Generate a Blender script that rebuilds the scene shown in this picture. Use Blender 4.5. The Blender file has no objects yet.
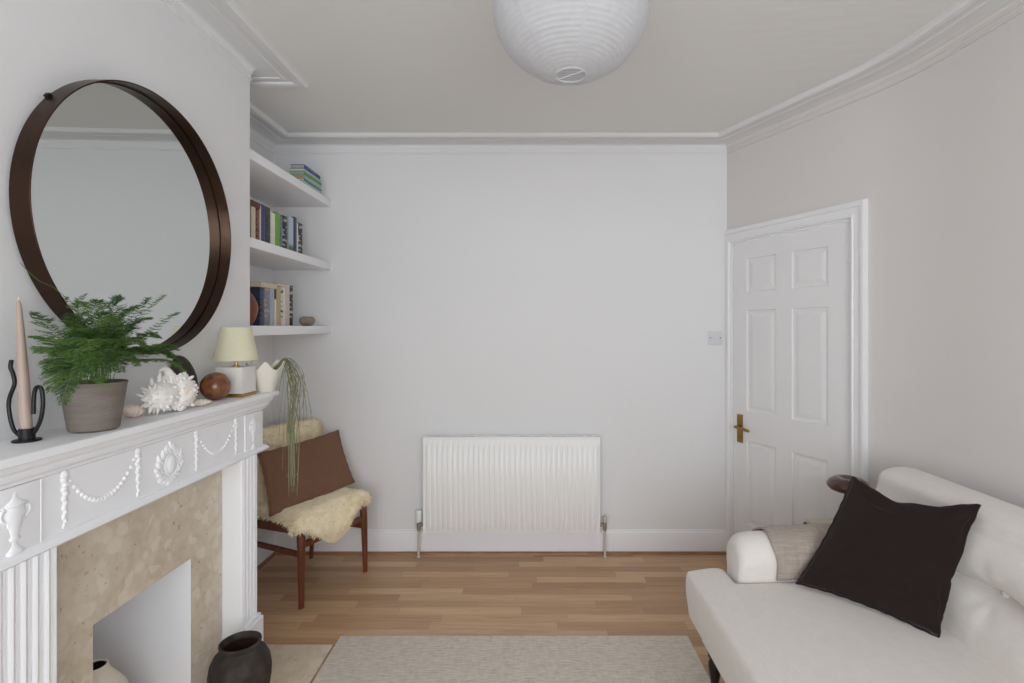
import bpy, bmesh, math, random
from mathutils import Vector, Matrix, noise as mnoise
random.seed(7)
C = bpy.context.scene.collection
PI = math.pi
F, PX, PY, CAMZ = 515.0, 529.0, 327.0, 1.44

# ------------------------------------------------------------------ helpers
def at(px, py, y):
    """a point of the room seen at this pixel, at depth y"""
    return Vector(((px - PX) / F * y, y, CAMZ - (py - PY) / F * y))

def tag(o, label=None, cat=None, group=None, kind=None):
    if label: o['label'] = label
    if cat: o['category'] = cat
    if group: o['group'] = group
    if kind: o['kind'] = kind
    return o

def empty(name, loc=(0, 0, 0), rz=0.0):
    o = bpy.data.objects.new(name, None)
    C.objects.link(o)
    o.location = loc
    o.rotation_euler = (0, 0, rz)
    o.empty_display_size = 0.05
    return o

def world_loc(o):
    v = Vector((0, 0, 0))
    while o is not None:
        v = v + Vector(o.location)
        o = o.parent
    return v

def obj(name, bm, m, parent=None, origin=None, local=False, smooth=True, angle=35, subsurf=0):
    """link a bmesh as one mesh object; vertices are in room coordinates unless local"""
    bmesh.ops.recalc_face_normals(bm, faces=bm.faces)
    off = Vector((0, 0, 0))
    if not local:
        if parent is not None: off = world_loc(parent)
        elif origin is not None: off = Vector(origin)
    if off.length > 0:
        bmesh.ops.translate(bm, verts=bm.verts, vec=-off)
    me = bpy.data.meshes.new(name)
    for f in bm.faces: f.smooth = smooth
    bm.to_mesh(me); bm.free()
    ms = m if isinstance(m, (list, tuple)) else [m]
    for x in ms: me.materials.append(x)
    if smooth and angle is not None and angle < 180 and hasattr(me, 'set_sharp_from_angle'):
        me.set_sharp_from_angle(angle=math.radians(angle))
    o = bpy.data.objects.new(name, me)
    C.objects.link(o)
    if parent is not None: o.parent = parent
    elif origin is not None: o.location = origin
    if subsurf:
        md = o.modifiers.new('Subdivision', 'SUBSURF'); md.levels = subsurf; md.render_levels = subsurf
    return o

def newbm(): return bmesh.new()

def box(bm, lo, hi, bev=0.0, M=None, seg=2, mi=0):
    x0, y0, z0 = lo; x1, y1, z1 = hi
    r = bmesh.ops.create_cube(bm, size=1.0)
    vs = r['verts']
    for v in vs:
        v.co = Vector((x0 + (v.co.x + .5) * (x1 - x0), y0 + (v.co.y + .5) * (y1 - y0), z0 + (v.co.z + .5) * (z1 - z0)))
    fs = set(f for v in vs for f in v.link_faces)
    for f in fs: f.material_index = mi
    allv = list(vs)
    if bev > 0:
        es = list(set(e for v in vs for e in v.link_edges))
        rr = bmesh.ops.bevel(bm, geom=es, offset=bev, segments=seg, profile=.6, affect='EDGES')
        allv = list(set(rr['verts']) | set(v for v in vs if v.is_valid))
        for f in rr['faces']: f.material_index = mi
    if M is not None:
        bmesh.ops.transform(bm, matrix=M, verts=[v for v in allv if v.is_valid])
    return allv

def rings_to_faces(bm, rings, closed_u=True, cap0=False, cap1=False, mi=0):
    n = len(rings[0])
    for a, b in zip(rings[:-1], rings[1:]):
        for i in range(n if closed_u else n - 1):
            j = (i + 1) % n
            try:
                f = bm.faces.new((a[i], a[j], b[j], b[i])); f.material_index = mi
            except ValueError: pass
    if cap0:
        f = bm.faces.new(list(reversed(rings[0]))); f.material_index = mi
    if cap1:
        f = bm.faces.new(rings[-1]); f.material_index = mi

def lathe(bm, prof, c=(0, 0, 0), n=32, M=None, rough=None, cap0=True, cap1=True, mi=0):
    """prof: (radius, height) list from bottom to top, revolved round z"""
    rings = []
    c = Vector(c)
    for k, (r, h) in enumerate(prof):
        ring = []
        for i in range(n):
            a = 2 * PI * i / n
            rr = r
            if rough: rr = r * rough(a, h)
            v = Vector((rr * math.cos(a), rr * math.sin(a), h))
            if M is not None: v = M @ v
            ring.append(bm.verts.new(v + c))
        rings.append(ring)
    rings_to_faces(bm, rings, True, cap0, cap1, mi)

def tube(bm, pts, rad, n=8, caps=True, mi=0):
    pts = [Vector(p) for p in pts]
    rads = rad if isinstance(rad, (list, tuple)) else [rad] * len(pts)
    rings = []
    up = None
    for i, p in enumerate(pts):
        if i == 0: t = pts[1] - pts[0]
        elif i == len(pts) - 1: t = pts[-1] - pts[-2]
        else: t = pts[i + 1] - pts[i - 1]
        if t.length < 1e-9: t = Vector((0, 0, 1))
        t.normalize()
        if up is None:
            up = Vector((0, 0, 1)) if abs(t.z) < .9 else Vector((1, 0, 0))
        a = up - t * up.dot(t)
        if a.length < 1e-6: a = t.orthogonal()
        a.normalize(); up = a
        b = t.cross(a)
        rings.append([bm.verts.new(p + (a * math.cos(2 * PI * k / n) + b * math.sin(2 * PI * k / n)) * rads[i]) for k in range(n)])
    rings_to_faces(bm, rings, True, caps, caps, mi)

def spline(pts, n=8):
    pts = [Vector(p) for p in pts]
    P = [pts[0] * 2 - pts[1]] + pts + [pts[-1] * 2 - pts[-2]]
    out = []
    for i in range(1, len(P) - 2):
        for k in range(n):
            t = k / n
            p0, p1, p2, p3 = P[i - 1], P[i], P[i + 1], P[i + 2]
            out.append(.5 * ((2 * p1) + (p2 - p0) * t + (2 * p0 - 5 * p1 + 4 * p2 - p3) * t * t + (3 * p1 - p0 - 3 * p2 + p3) * t ** 3))
    out.append(pts[-1])
    return out

def ellipsoid(bm, c, r, M=None, u=12, v=8, mi=0):
    res = bmesh.ops.create_uvsphere(bm, u_segments=u, v_segments=v, radius=1.0)
    c = Vector(c)
    for w in res['verts']:
        p = Vector((w.co.x * r[0], w.co.y * r[1], w.co.z * r[2]))
        if M is not None: p = M @ p
        w.co = p + c
    return res['verts']

def sweep(bm, path, prof, zc, closed=True):
    """path: (x, y) wall line, the room on its right; prof: (projection, height) closed loop"""
    P = [Vector((a, b, 0)) for a, b in path]
    rings = []
    for i, p in enumerate(P):
        def nrm(a, b):
            d = (b - a).normalized(); return Vector((d.y, -d.x, 0))
        if i == 0: m = nrm(P[0], P[1])
        elif i == len(P) - 1: m = nrm(P[-2], P[-1])
        else:
            n1, n2 = nrm(P[i - 1], p), nrm(p, P[i + 1])
            m = (n1 + n2) / (1 + n1.dot(n2))
        rings.append([bm.verts.new(p + m * q + Vector((0, 0, zc + h))) for q, h in prof])
    rings_to_faces(bm, rings, True, True, True)

def extrude_poly(bm, pts, vec, mi=0):
    """pts: 3-D loop, extruded by vec"""
    a = [bm.verts.new(Vector(p)) for p in pts]
    b = [bm.verts.new(Vector(p) + Vector(vec)) for p in pts]
    n = len(a)
    fs = [bm.faces.new(a), bm.faces.new(list(reversed(b)))]
    for i in range(n):
        fs.append(bm.faces.new((a[i], b[i], b[(i + 1) % n], a[(i + 1) % n])))
    for f in fs: f.material_index = mi

def fbm(p, s, oct=3):
    return mnoise.fractal(Vector(p) * s, 1.0, 2.0, oct)

# ------------------------------------------------------------------ materials
def lin(c):
    def f(u):
        u /= 255.0
        return u / 12.92 if u <= .04045 else ((u + .055) / 1.055) ** 2.4
    return (f(c[0]), f(c[1]), f(c[2]), 1)

def base_mat(name):
    m = bpy.data.materials.new(name); m.use_nodes = True
    nt = m.node_tree
    b = nt.nodes['Principled BSDF']
    return m, nt, b

def N(nt, t, **kw):
    n = nt.nodes.new(t)
    for k, v in kw.items():
        if k.startswith('i_'): n.inputs[k[2:].replace('_', ' ')].default_value = v
        else: setattr(n, k, v)
    return n

def coords(nt, scale=(1, 1, 1), rot=(0, 0, 0)):
    tc = N(nt, 'ShaderNodeTexCoord')
    mp = N(nt, 'ShaderNodeMapping')
    mp.inputs['Scale'].default_value = scale
    mp.inputs['Rotation'].default_value = rot
    nt.links.new(tc.outputs['Object'], mp.inputs['Vector'])
    return mp.outputs['Vector']

def mixc(nt, fac, a, b):
    n = N(nt, 'ShaderNodeMix', data_type='RGBA')
    for k, x in ((0, fac), (6, a), (7, b)):
        if hasattr(x, 'is_linked'): nt.links.new(x, n.inputs[k])
        else: n.inputs[k].default_value = x
    return n.outputs[2]

def ramp(nt, src, a, b):
    n = N(nt, 'ShaderNodeMapRange'); n.inputs[1].default_value = a; n.inputs[2].default_value = b
    nt.links.new(src, n.inputs[0]); return n.outputs[0]

def plain(name, col, rough=.5, metal=0.0, var=None, vs=8.0, vscale=(1, 1, 1), bump=0.0, bs=60.0, bscale=(1, 1, 1), spec=.5, sheen=0.0, detail=4.0, coat=0.0):
    """colour, optionally mottled towards var, optionally with a fine relief"""
    m, nt, b = base_mat(name)
    b.inputs['Roughness'].default_value = rough
    b.inputs['Metallic'].default_value = metal
    b.inputs['Specular IOR Level'].default_value = spec
    if sheen: b.inputs['Sheen Weight'].default_value = sheen
    if coat: b.inputs['Coat Weight'].default_value = coat; b.inputs['Coat Roughness'].default_value = .15
    if var is not None:
        n = N(nt, 'ShaderNodeTexNoise'); n.inputs['Scale'].default_value = vs; n.inputs['Detail'].default_value = detail
        nt.links.new(coords(nt, vscale), n.inputs['Vector'])
        nt.links.new(mixc(nt, ramp(nt, n.outputs[0], .3, .7), lin(col), lin(var)), b.inputs['Base Color'])
    else:
        b.inputs['Base Color'].default_value = lin(col)
    if bump:
        n = N(nt, 'ShaderNodeTexNoise'); n.inputs['Scale'].default_value = bs; n.inputs['Detail'].default_value = 3
        nt.links.new(coords(nt, bscale), n.inputs['Vector'])
        bp = N(nt, 'ShaderNodeBump'); bp.inputs['Strength'].default_value = bump; bp.inputs['Distance'].default_value = .01
        nt.links.new(n.outputs[0], bp.inputs['Height']); nt.links.new(bp.outputs[0], b.inputs['Normal'])
    return m

def math_n(nt, op, a, b=None):
    n = N(nt, 'ShaderNodeMath', operation=op)
    for k, x in ((0, a), (1, b)):
        if x is None: continue
        if hasattr(x, 'is_linked'): nt.links.new(x, n.inputs[k])
        else: n.inputs[k].default_value = x
    return n.outputs[0]

def floor_mat():
    m, nt, b = base_mat('oak_laminate')
    tc = N(nt, 'ShaderNodeTexCoord'); sp = N(nt, 'ShaderNodeSeparateXYZ')
    nt.links.new(tc.outputs['Object'], sp.inputs[0])
    W, L = .0645, .62
    row_f = math_n(nt, 'DIVIDE', sp.outputs[1], W)
    row = math_n(nt, 'FLOOR', row_f)
    w1 = N(nt, 'ShaderNodeTexWhiteNoise', noise_dimensions='1D'); nt.links.new(row, w1.inputs['W'])
    xs = math_n(nt, 'ADD', math_n(nt, 'DIVIDE', sp.outputs[0], L), math_n(nt, 'MULTIPLY', w1.outputs[0], 7.3))
    xi = math_n(nt, 'FLOOR', xs)
    cb = N(nt, 'ShaderNodeCombineXYZ'); nt.links.new(row, cb.inputs[0]); nt.links.new(xi, cb.inputs[1])
    w2 = N(nt, 'ShaderNodeTexWhiteNoise', noise_dimensions='2D'); nt.links.new(cb.outputs[0], w2.inputs['Vector'])
    cr = N(nt, 'ShaderNodeValToRGB')
    e = cr.color_ramp.elements
    e[0].position = 0; e[0].color = lin((176, 138, 104))
    e[1].position = 1; e[1].color = lin((212, 176, 138))
    k = e.new(.45); k.color = lin((190, 153, 118))
    k = e.new(.7); k.color = lin((199, 163, 127))
    nt.links.new(w2.outputs[0], cr.inputs[0])
    # grain: noise stretched along the boards, shifted per board
    mp = N(nt, 'ShaderNodeCombineXYZ')
    nt.links.new(math_n(nt, 'ADD', math_n(nt, 'MULTIPLY', sp.outputs[0], 2.2), math_n(nt, 'MULTIPLY', w2.outputs[0], 31)), mp.inputs[0])
    nt.links.new(math_n(nt, 'MULTIPLY', sp.outputs[1], 46), mp.inputs[1])
    g = N(nt, 'ShaderNodeTexNoise'); g.inputs['Scale'].default_value = 1.6; g.inputs['Detail'].default_value = 6; g.inputs['Distortion'].default_value = .6
    nt.links.new(mp.outputs[0], g.inputs['Vector'])
    col = mixc(nt, math_n(nt, 'MULTIPLY', ramp(nt, g.outputs[0], .42, .75), .45), cr.outputs[0], lin((146, 108, 78)))
    # thin seams between boards (every third one is a plank joint)
    fr = math_n(nt, 'FRACT', row_f)
    seam = math_n(nt, 'LESS_THAN', fr, .02)
    fx = math_n(nt, 'FRACT', xs)
    seam2 = math_n(nt, 'LESS_THAN', fx, .0025)
    s = math_n(nt, 'MULTIPLY', math_n(nt, 'MAXIMUM', seam, seam2), .4)
    col = mixc(nt, s, col, lin((92, 64, 44)))
    nt.links.new(col, b.inputs['Base Color'])
    b.inputs['Roughness'].default_value = .36
    b.inputs['Specular IOR Level'].default_value = .45
    return m

def breccia_mat(name, base, chip, dark):
    m, nt, b = base_mat(name)
    v = coords(nt)
    dn = N(nt, 'ShaderNodeTexNoise'); dn.inputs['Scale'].default_value = 14; dn.inputs['Detail'].default_value = 3
    nt.links.new(v, dn.inputs['Vector'])
    ad = N(nt, 'ShaderNodeMixRGB', blend_type='LINEAR_LIGHT'); ad.inputs[0].default_value = .022
    nt.links.new(v, ad.inputs[1]); nt.links.new(dn.outputs['Color'], ad.inputs[2])
    vo = N(nt, 'ShaderNodeTexVoronoi'); vo.inputs['Scale'].default_value = 19; nt.links.new(ad.outputs[0], vo.inputs['Vector'])
    se = N(nt, 'ShaderNodeSeparateColor'); nt.links.new(vo.outputs['Color'], se.inputs[0])
    near = ramp(nt, vo.outputs['Distance'], .66, .52)
    chipf = math_n(nt, 'MULTIPLY', math_n(nt, 'MULTIPLY', ramp(nt, se.outputs[0], .50, .85), near), .55)
    n1 = N(nt, 'ShaderNodeTexNoise'); n1.inputs['Scale'].default_value = 38; n1.inputs['Detail'].default_value = 6; n1.inputs['Roughness'].default_value = .65
    nt.links.new(v, n1.inputs['Vector'])
    c1 = mixc(nt, ramp(nt, n1.outputs[0], .35, .72), lin(base), lin(dark))
    n2 = N(nt, 'ShaderNodeTexNoise'); n2.inputs['Scale'].default_value = 9; n2.inputs['Detail'].default_value = 3
    nt.links.new(v, n2.inputs['Vector'])
    c1 = mixc(nt, math_n(nt, 'MULTIPLY', ramp(nt, n2.outputs[0], .4, .75), .5), c1, lin(chip))
    c2 = mixc(nt, chipf, c1, lin(chip))
    n3 = N(nt, 'ShaderNodeTexNoise'); n3.inputs['Scale'].default_value = 60; n3.inputs['Detail'].default_value = 2
    nt.links.new(v, n3.inputs['Vector'])
    c3 = mixc(nt, math_n(nt, 'MULTIPLY', ramp(nt, n3.outputs[0], .68, .76), .6), c2, lin((110, 90, 70)))
    nt.links.new(c3, b.inputs['Base Color'])
    b.inputs['Roughness'].default_value = .35
    return m

def weave_mat(name, a, c, su=420, sv=420, rough=.9, bump=.25, ax=(0, 2)):
    """woven cloth: two crossing thread waves with irregular slubs"""
    m, nt, b = base_mat(name)
    tc = N(nt, 'ShaderNodeTexCoord')
    n1 = N(nt, 'ShaderNodeTexNoise'); n1.inputs['Scale'].default_value = 1; n1.inputs['Detail'].default_value = 2
    mp1 = N(nt, 'ShaderNodeMapping'); mp1.inputs['Scale'].default_value = (su, su * .06, su * .06); nt.links.new(tc.outputs['Object'], mp1.inputs[0]); nt.links.new(mp1.outputs[0], n1.inputs['Vector'])
    n2 = N(nt, 'ShaderNodeTexNoise'); n2.inputs['Scale'].default_value = 1; n2.inputs['Detail'].default_value = 2
    mp2 = N(nt, 'ShaderNodeMapping'); mp2.inputs['Scale'].default_value = (sv * .06, sv * .06, sv); nt.links.new(tc.outputs['Object'], mp2.inputs[0]); nt.links.new(mp2.outputs[0], n2.inputs['Vector'])
    n3 = N(nt, 'ShaderNodeTexNoise'); n3.inputs['Scale'].default_value = 1; n3.inputs['Detail'].default_value = 2
    mp3 = N(nt, 'ShaderNodeMapping'); mp3.inputs['Scale'].default_value = (sv * .06, sv, sv * .06); nt.links.new(tc.outputs['Object'], mp3.inputs[0]); nt.links.new(mp3.outputs[0], n3.inputs['Vector'])
    s = math_n(nt, 'MULTIPLY', math_n(nt, 'ADD', math_n(nt, 'ADD', n1.outputs[0], n2.outputs[0]), n3.outputs[0]), .3333)
    nt.links.new(mixc(nt, ramp(nt, s, .38, .62), lin(a), lin(c)), b.inputs['Base Color'])
    bp = N(nt, 'ShaderNodeBump'); bp.inputs['Strength'].default_value = bump; bp.inputs['Distance'].default_value = .004
    nt.links.new(s, bp.inputs['Height']); nt.links.new(bp.outputs[0], b.inputs['Normal'])
    b.inputs['Roughness'].default_value = rough
    b.inputs['Specular IOR Level'].default_value = .2
    b.inputs['Sheen Weight'].default_value = .15
    return m

def rug_mat():
    m, nt, b = base_mat('woven_wool_rug')
    v = coords(nt)
    w = N(nt, 'ShaderNodeTexWave', wave_type='BANDS', bands_direction='Y'); w.inputs['Scale'].default_value = 26
    w.inputs['Distortion'].default_value = 1.2; w.inputs['Detail'].default_value = 2; w.inputs['Detail Scale'].default_value = 3
    nt.links.new(v, w.inputs['Vector'])
    n1 = N(nt, 'ShaderNodeTexNoise'); n1.inputs['Scale'].default_value = 1; n1.inputs['Detail'].default_value = 3
    nt.links.new(coords(nt, (20, 150, 10)), n1.inputs['Vector'])
    n2 = N(nt, 'ShaderNodeTexNoise'); n2.inputs['Scale'].default_value = 1
    nt.links.new(coords(nt, (60, 24, 10)), n2.inputs['Vector'])
    s = math_n(nt, 'ADD', math_n(nt, 'MULTIPLY', w.outputs[0], .09), math_n(nt, 'ADD', math_n(nt, 'MULTIPLY', n1.outputs[0], .66), math_n(nt, 'MULTIPLY', n2.outputs[0], .25)))
    nt.links.new(mixc(nt, ramp(nt, s, .32, .62), lin((196, 186, 174)), lin((226, 217, 206))), b.inputs['Base Color'])
    bp = N(nt, 'ShaderNodeBump'); bp.inputs['Strength'].default_value = .5; bp.inputs['Distance'].default_value = .006
    nt.links.new(s, bp.inputs['Height']); nt.links.new(bp.outputs[0], b.inputs['Normal'])
    b.inputs['Roughness'].default_value = .95; b.inputs['Specular IOR Level'].default_value = .15
    return m

def paper_mat():
    m, nt, b = base_mat('rice_paper')
    nt.nodes.remove(b)
    out = nt.nodes['Material Output']
    n = N(nt, 'ShaderNodeTexNoise'); n.inputs['Scale'].default_value = 40; nt.links.new(coords(nt), n.inputs['Vector'])
    col = mixc(nt, ramp(nt, n.outputs[0], .3, .7), lin((222, 222, 224)), lin((228, 228, 230)))
    d = N(nt, 'ShaderNodeBsdfDiffuse'); t = N(nt, 'ShaderNodeBsdfTranslucent'); mx = N(nt, 'ShaderNodeMixShader'); mx.inputs[0].default_value = .5
    nt.links.new(col, d.inputs[0]); nt.links.new(col, t.inputs[0])
    nt.links.new(d.outputs[0], mx.inputs[1]); nt.links.new(t.outputs[0], mx.inputs[2]); nt.links.new(mx.outputs[0], out.inputs[0])
    return m

def shade_mat():
    m, nt, b = base_mat('cream_lampshade_card')
    nt.nodes.remove(b)
    out = nt.nodes['Material Output']
    d = N(nt, 'ShaderNodeBsdfDiffuse'); t = N(nt, 'ShaderNodeBsdfTranslucent'); mx = N(nt, 'ShaderNodeMixShader'); mx.inputs[0].default_value = .3
    n = N(nt, 'ShaderNodeTexNoise'); n.inputs['Scale'].default_value = 120; nt.links.new(coords(nt), n.inputs['Vector'])
    col = mixc(nt, ramp(nt, n.outputs[0], .3, .7), lin((238, 234, 210)), lin((242, 238, 216)))
    nt.links.new(col, d.inputs[0]); nt.links.new(col, t.inputs[0])
    nt.links.new(d.outputs[0], mx.inputs[1]); nt.links.new(t.outputs[0], mx.inputs[2]); nt.links.new(mx.outputs[0], out.inputs[0])
    return m

def pane_mat():
    m, nt, b = base_mat('window_glass')
    nt.nodes.remove(b)
    out = nt.nodes['Material Output']
    tr = N(nt, 'ShaderNodeBsdfTransparent'); g = N(nt, 'ShaderNodeBsdfGlossy'); g.inputs['Roughness'].default_value = .02
    fr = N(nt, 'ShaderNodeFresnel'); fr.inputs[0].default_value = 1.3
    mx = N(nt, 'ShaderNodeMixShader')
    nt.links.new(fr.outputs[0], mx.inputs[0]); nt.links.new(tr.outputs[0], mx.inputs[1]); nt.links.new(g.outputs[0], mx.inputs[2]); nt.links.new(mx.outputs[0], out.inputs[0])
    return m

M = {}
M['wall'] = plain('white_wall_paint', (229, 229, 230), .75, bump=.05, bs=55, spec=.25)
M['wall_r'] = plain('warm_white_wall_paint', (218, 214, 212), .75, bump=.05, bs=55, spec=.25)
M['ceil'] = plain('ceiling_paint', (226, 225, 222), .8, bump=.18, bs=7, bscale=(1, 3, 1), spec=.2)
M['cornice'] = plain('cornice_paint', (222, 222, 222), .7, spec=.2)
M['trim'] = plain('white_gloss_paint', (236, 236, 238), .35, spec=.45)
M['door'] = plain('white_door_paint', (233, 233, 234), .4, spec=.4, bump=.03, bs=30, bscale=(8, 8, .6))
M['surround'] = plain('fire_surround_paint', (241, 242, 245), .5, spec=.25)
M['rad'] = plain('radiator_enamel', (243, 243, 242), .3, spec=.5)
M['grille'] = plain('radiator_grille_shadow', (205, 205, 205), .5)
M['plastic'] = plain('white_plastic', (240, 240, 238), .35)
M['switch'] = plain('pale_grey_plastic', (214, 214, 220), .35)
M['screw'] = plain('dull_screw', (120, 120, 122), .4, .6)
M['chrome'] = plain('satin_chrome', (170, 165, 158), .3, .9)
M['copper'] = plain('painted_pipe', (205, 200, 190), .45, .1)
M['brass'] = plain('aged_brass', (168, 136, 80), .32, .9, var=(140, 110, 62), vs=20)
M['brass2'] = plain('polished_brass', (190, 156, 84), .25, .9)
M['floor'] = floor_mat()
M['scotia'] = plain('oak_scotia', (160, 120, 84), .45, var=(130, 94, 64), vs=10, vscale=(1, 8, 8))
M['breccia'] = breccia_mat('beige_breccia_marble', (210, 197, 177), (229, 221, 208), (193, 177, 154))
M['hearthm'] = breccia_mat('pale_hearth_stone', (216, 202, 180), (224, 212, 194), (198, 183, 160))
M['rug'] = rug_mat()
M['bronze'] = plain('dark_bronze', (76, 56, 44), .34, .85, var=(60, 43, 34), vs=6)
M['bronze_dark'] = plain('black_bracket', (34, 30, 28), .5, .4)
mm, nt, b = base_mat('mirror_silver')
b.inputs['Base Color'].default_value = (.655, .685, .678, 1); b.inputs['Metallic'].default_value = 1; b.inputs['Roughness'].default_value = .004
M['mirror'] = mm
M['paper'] = paper_mat()
M['wire'] = plain('lantern_wire', (205, 205, 205), .5)
M['cord'] = plain('white_flex', (235, 235, 235), .5)
M['shade'] = shade_mat()
M['marble'] = plain('white_veined_marble', (236, 234, 231), .3, var=(214, 211, 208), vs=9, detail=6)
M['candle'] = plain('pink_beige_wax', (172, 152, 140), .5, var=(164, 144, 132), vs=10)
M['wick'] = plain('wick', (220, 210, 190), .9)
M['iron'] = plain('black_iron', (32, 32, 34), .45, .5)
M['pot'] = plain('ribbed_taupe_clay', (126, 117, 109), .85, var=(112, 103, 96), vs=60, vscale=(.2, .2, 1.5))
M['soil'] = plain('dark_potting_soil', (44, 34, 27), .95, var=(62, 48, 38), vs=70, bump=.6, bs=120)
M['fern'] = plain('fern_green', (62, 98, 36), .65, var=(92, 128, 54), vs=22)
M['fern2'] = plain('fern_dark_green', (42, 72, 28), .65, var=(66, 100, 42), vs=22)
M['fstem'] = plain('fern_stem_green', (98, 122, 66), .6)
M['shell'] = plain('white_shell', (240, 235, 229), .45, var=(252, 250, 247), vs=30)
M['shellp'] = plain('pale_pink_shell', (222, 200, 186), .4, var=(236, 222, 208), vs=24)
M['shelld'] = plain('dark_brown_shell', (62, 48, 42), .6, var=(40, 31, 28), vs=60, bump=.6, bs=90)
M['ball'] = plain('speckled_brown_wood', (158, 98, 54), .3, var=(74, 40, 22), vs=42, detail=6, coat=.3)
M['ceramic'] = plain('cream_ceramic', (226, 221, 211), .35)
M['trail'] = plain('trailing_stem_green', (128, 132, 100), .7, var=(92, 108, 66), vs=14)
M['traild'] = plain('trailing_stem_dry', (158, 146, 120), .7, var=(124, 128, 92), vs=14)
M['leather_pot'] = plain('dark_weathered_clay', (66, 60, 54), .68, var=(36, 29, 24), spec=.3, vs=22, bump=.5, bs=18, detail=7)
M['leather_in'] = plain('pot_inside', (86, 58, 42), .6, var=(60, 42, 32), vs=20)
M['vase'] = plain('cream_stoneware', (214, 203, 186), .7, var=(226, 216, 201), vs=14, bump=.15, bs=60)
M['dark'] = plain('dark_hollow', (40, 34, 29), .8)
M['teak'] = plain('red_teak', (122, 66, 36), .4, var=(88, 44, 24), vs=8, vscale=(7, 7, .7), detail=5)
M['teak_d'] = plain('dark_rosewood', (64, 34, 24), .35, var=(44, 24, 18), vs=8)
M['seatpad'] = plain('black_seat_webbing', (60, 52, 46), .8)
M['fleece'] = plain('cream_fleece', (233, 217, 182), .95, var=(244, 233, 205), vs=26, spec=.05, sheen=.3)
M['brown_linen'] = weave_mat('brown_linen', (112, 82, 64), (124, 92, 73), 520, 520)
M['linen'] = weave_mat('offwhite_linen', (221, 216, 210), (228, 223, 218), 420, 420, bump=.12)
M['throw'] = weave_mat('oatmeal_wool', (152, 141, 132), (176, 164, 154), 260, 260, bump=.4)
M['choc'] = weave_mat('chocolate_linen', (33, 22, 20), (37, 26, 24), 420, 420, bump=.12)
M['black_wood'] = plain('black_lacquered_wood', (26, 24, 23), .35)
M['glaze'] = plain('glossy_brown_glass', (74, 42, 36), .18, coat=.5)
M['cream_top'] = plain('cream_table_top', (206, 199, 186), .5, var=(190, 182, 168), vs=10)
M['orange'] = plain('burnt_orange_glaze', (142, 66, 28), .35, var=(96, 42, 20), vs=10)
M['pebble'] = plain('grey_pebble', (156, 142, 128), .6, var=(116, 104, 94), vs=18)
M['pane'] = pane_mat()
M['pages'] = plain('book_pages', (228, 220, 202), .85, var=(214, 205, 186), vs=80, vscale=(1, 1, 1))

# ------------------------------------------------------------------ plan of the room
CEIL = CAMZ + 1.17
XC = -1.245            # chimney breast face
YC = 2.297             # its far corner
XA = -1.631            # alcove wall
YB = 3.281             # back wall
XR = 1.261             # where the back wall meets the door wall
YREAR = -1.25
K = .435               # door wall: x grows by K for each metre towards the viewer
def door_xy(y): return (XR + K * (YB - y), y)
dl = math.sqrt(1 + K * K)
DDIR = Vector((K, -1, 0)) / dl         # along the door wall towards the viewer
DN = Vector((-1, -K, 0)) / dl          # its normal, into the room
S0 = (YB - 3.243) * dl                 # latch edge of the door along the wall
def dw(s, off=0.0, z=0.0):             # point on the door wall, s measured from the latch edge
    return Vector((XR, YB, 0)) + DDIR * (S0 + s) + DN * off + Vector((0, 0, z))

bend = []
b0, b1, b2 = Vector((XR + K * (YB - 2.44), 2.44)), Vector((1.700, 2.272)), Vector((1.716, 2.02))
for i in range(13):
    t = i / 12
    p = b0 * (1 - t) ** 2 + b1 * 2 * t * (1 - t) + b2 * t * t
    bend.append((p.x, p.y))
right_end = (1.716 + .06 * (2.02 - YREAR), YREAR)

def struct(name, bm, m, **k):
    o = obj(name, bm, m, **k); o['kind'] = 'structure'; return o

# floor and ceiling
bm = newbm(); box(bm, (-1.9, YREAR - .12, -.1), (2.15, YB + .12, 0)); struct('floor', bm, M['floor'], smooth=False)
bm = newbm(); box(bm, (-1.9, YREAR - .12, CEIL), (2.15, YB + .12, CEIL + .1)); struct('ceiling', bm, M['ceil'], smooth=False)
# walls
bm = newbm(); box(bm, (-1.75, YB, 0), (1.35, YB + .12, CEIL)); struct('wall_back', bm, M['wall'], smooth=False)
bm = newbm(); box(bm, (XA - .12, YREAR, 0), (XA, YB, CEIL)); struct('wall_left', bm, M['wall'], smooth=False)

# chimney breast with its firebox
YM = 1.583            # middle of the fireplace
OY0, OY1, OZ = YM - .2, YM + .2, .639
bm = newbm()
y0, y1 = 2 * YM - YC, YC
def quad(bm, *p):
    return bm.faces.new([bm.verts.new(Vector(q)) for q in p])
quad(bm, (XC, y0, 0), (XC, OY0, 0), (XC, OY0, CEIL), (XC, y0, CEIL))
quad(bm, (XC, OY1, 0), (XC, y1, 0), (XC, y1, CEIL), (XC, OY1, CEIL))
quad(bm, (XC, OY0, OZ), (XC, OY1, OZ), (XC, OY1, CEIL), (XC, OY0, CEIL))
quad(bm, (XC, y1, 0), (XA, y1, 0), (XA, y1, CEIL), (XC, y1, CEIL))
quad(bm, (XC, y0, 0), (XC, y0, CEIL), (XA, y0, CEIL), (XA, y0, 0))
xb = XA + .01
nb = len(bm.faces)
quad(bm, (XC, OY0, 0), (xb, OY0, 0), (xb, OY0, OZ), (XC, OY0, OZ))
quad(bm, (XC, OY1, 0), (XC, OY1, OZ), (xb, OY1, OZ), (xb, OY1, 0))
quad(bm, (xb, OY0, 0), (xb, OY1, 0), (xb, OY1, OZ), (xb, OY0, OZ))
quad(bm, (XC, OY0, OZ), (xb, OY0, OZ), (xb, OY1, OZ), (XC, OY1, OZ))
quad(bm, (XC, OY0, .004), (XC, OY1, .004), (xb, OY1, .004), (xb, OY0, .004))
bm.faces.ensure_lookup_table()
for f in bm.faces[nb:]: f.material_index = 1
bmesh.ops.remove_doubles(bm, verts=bm.verts, dist=1e-5)
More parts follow.
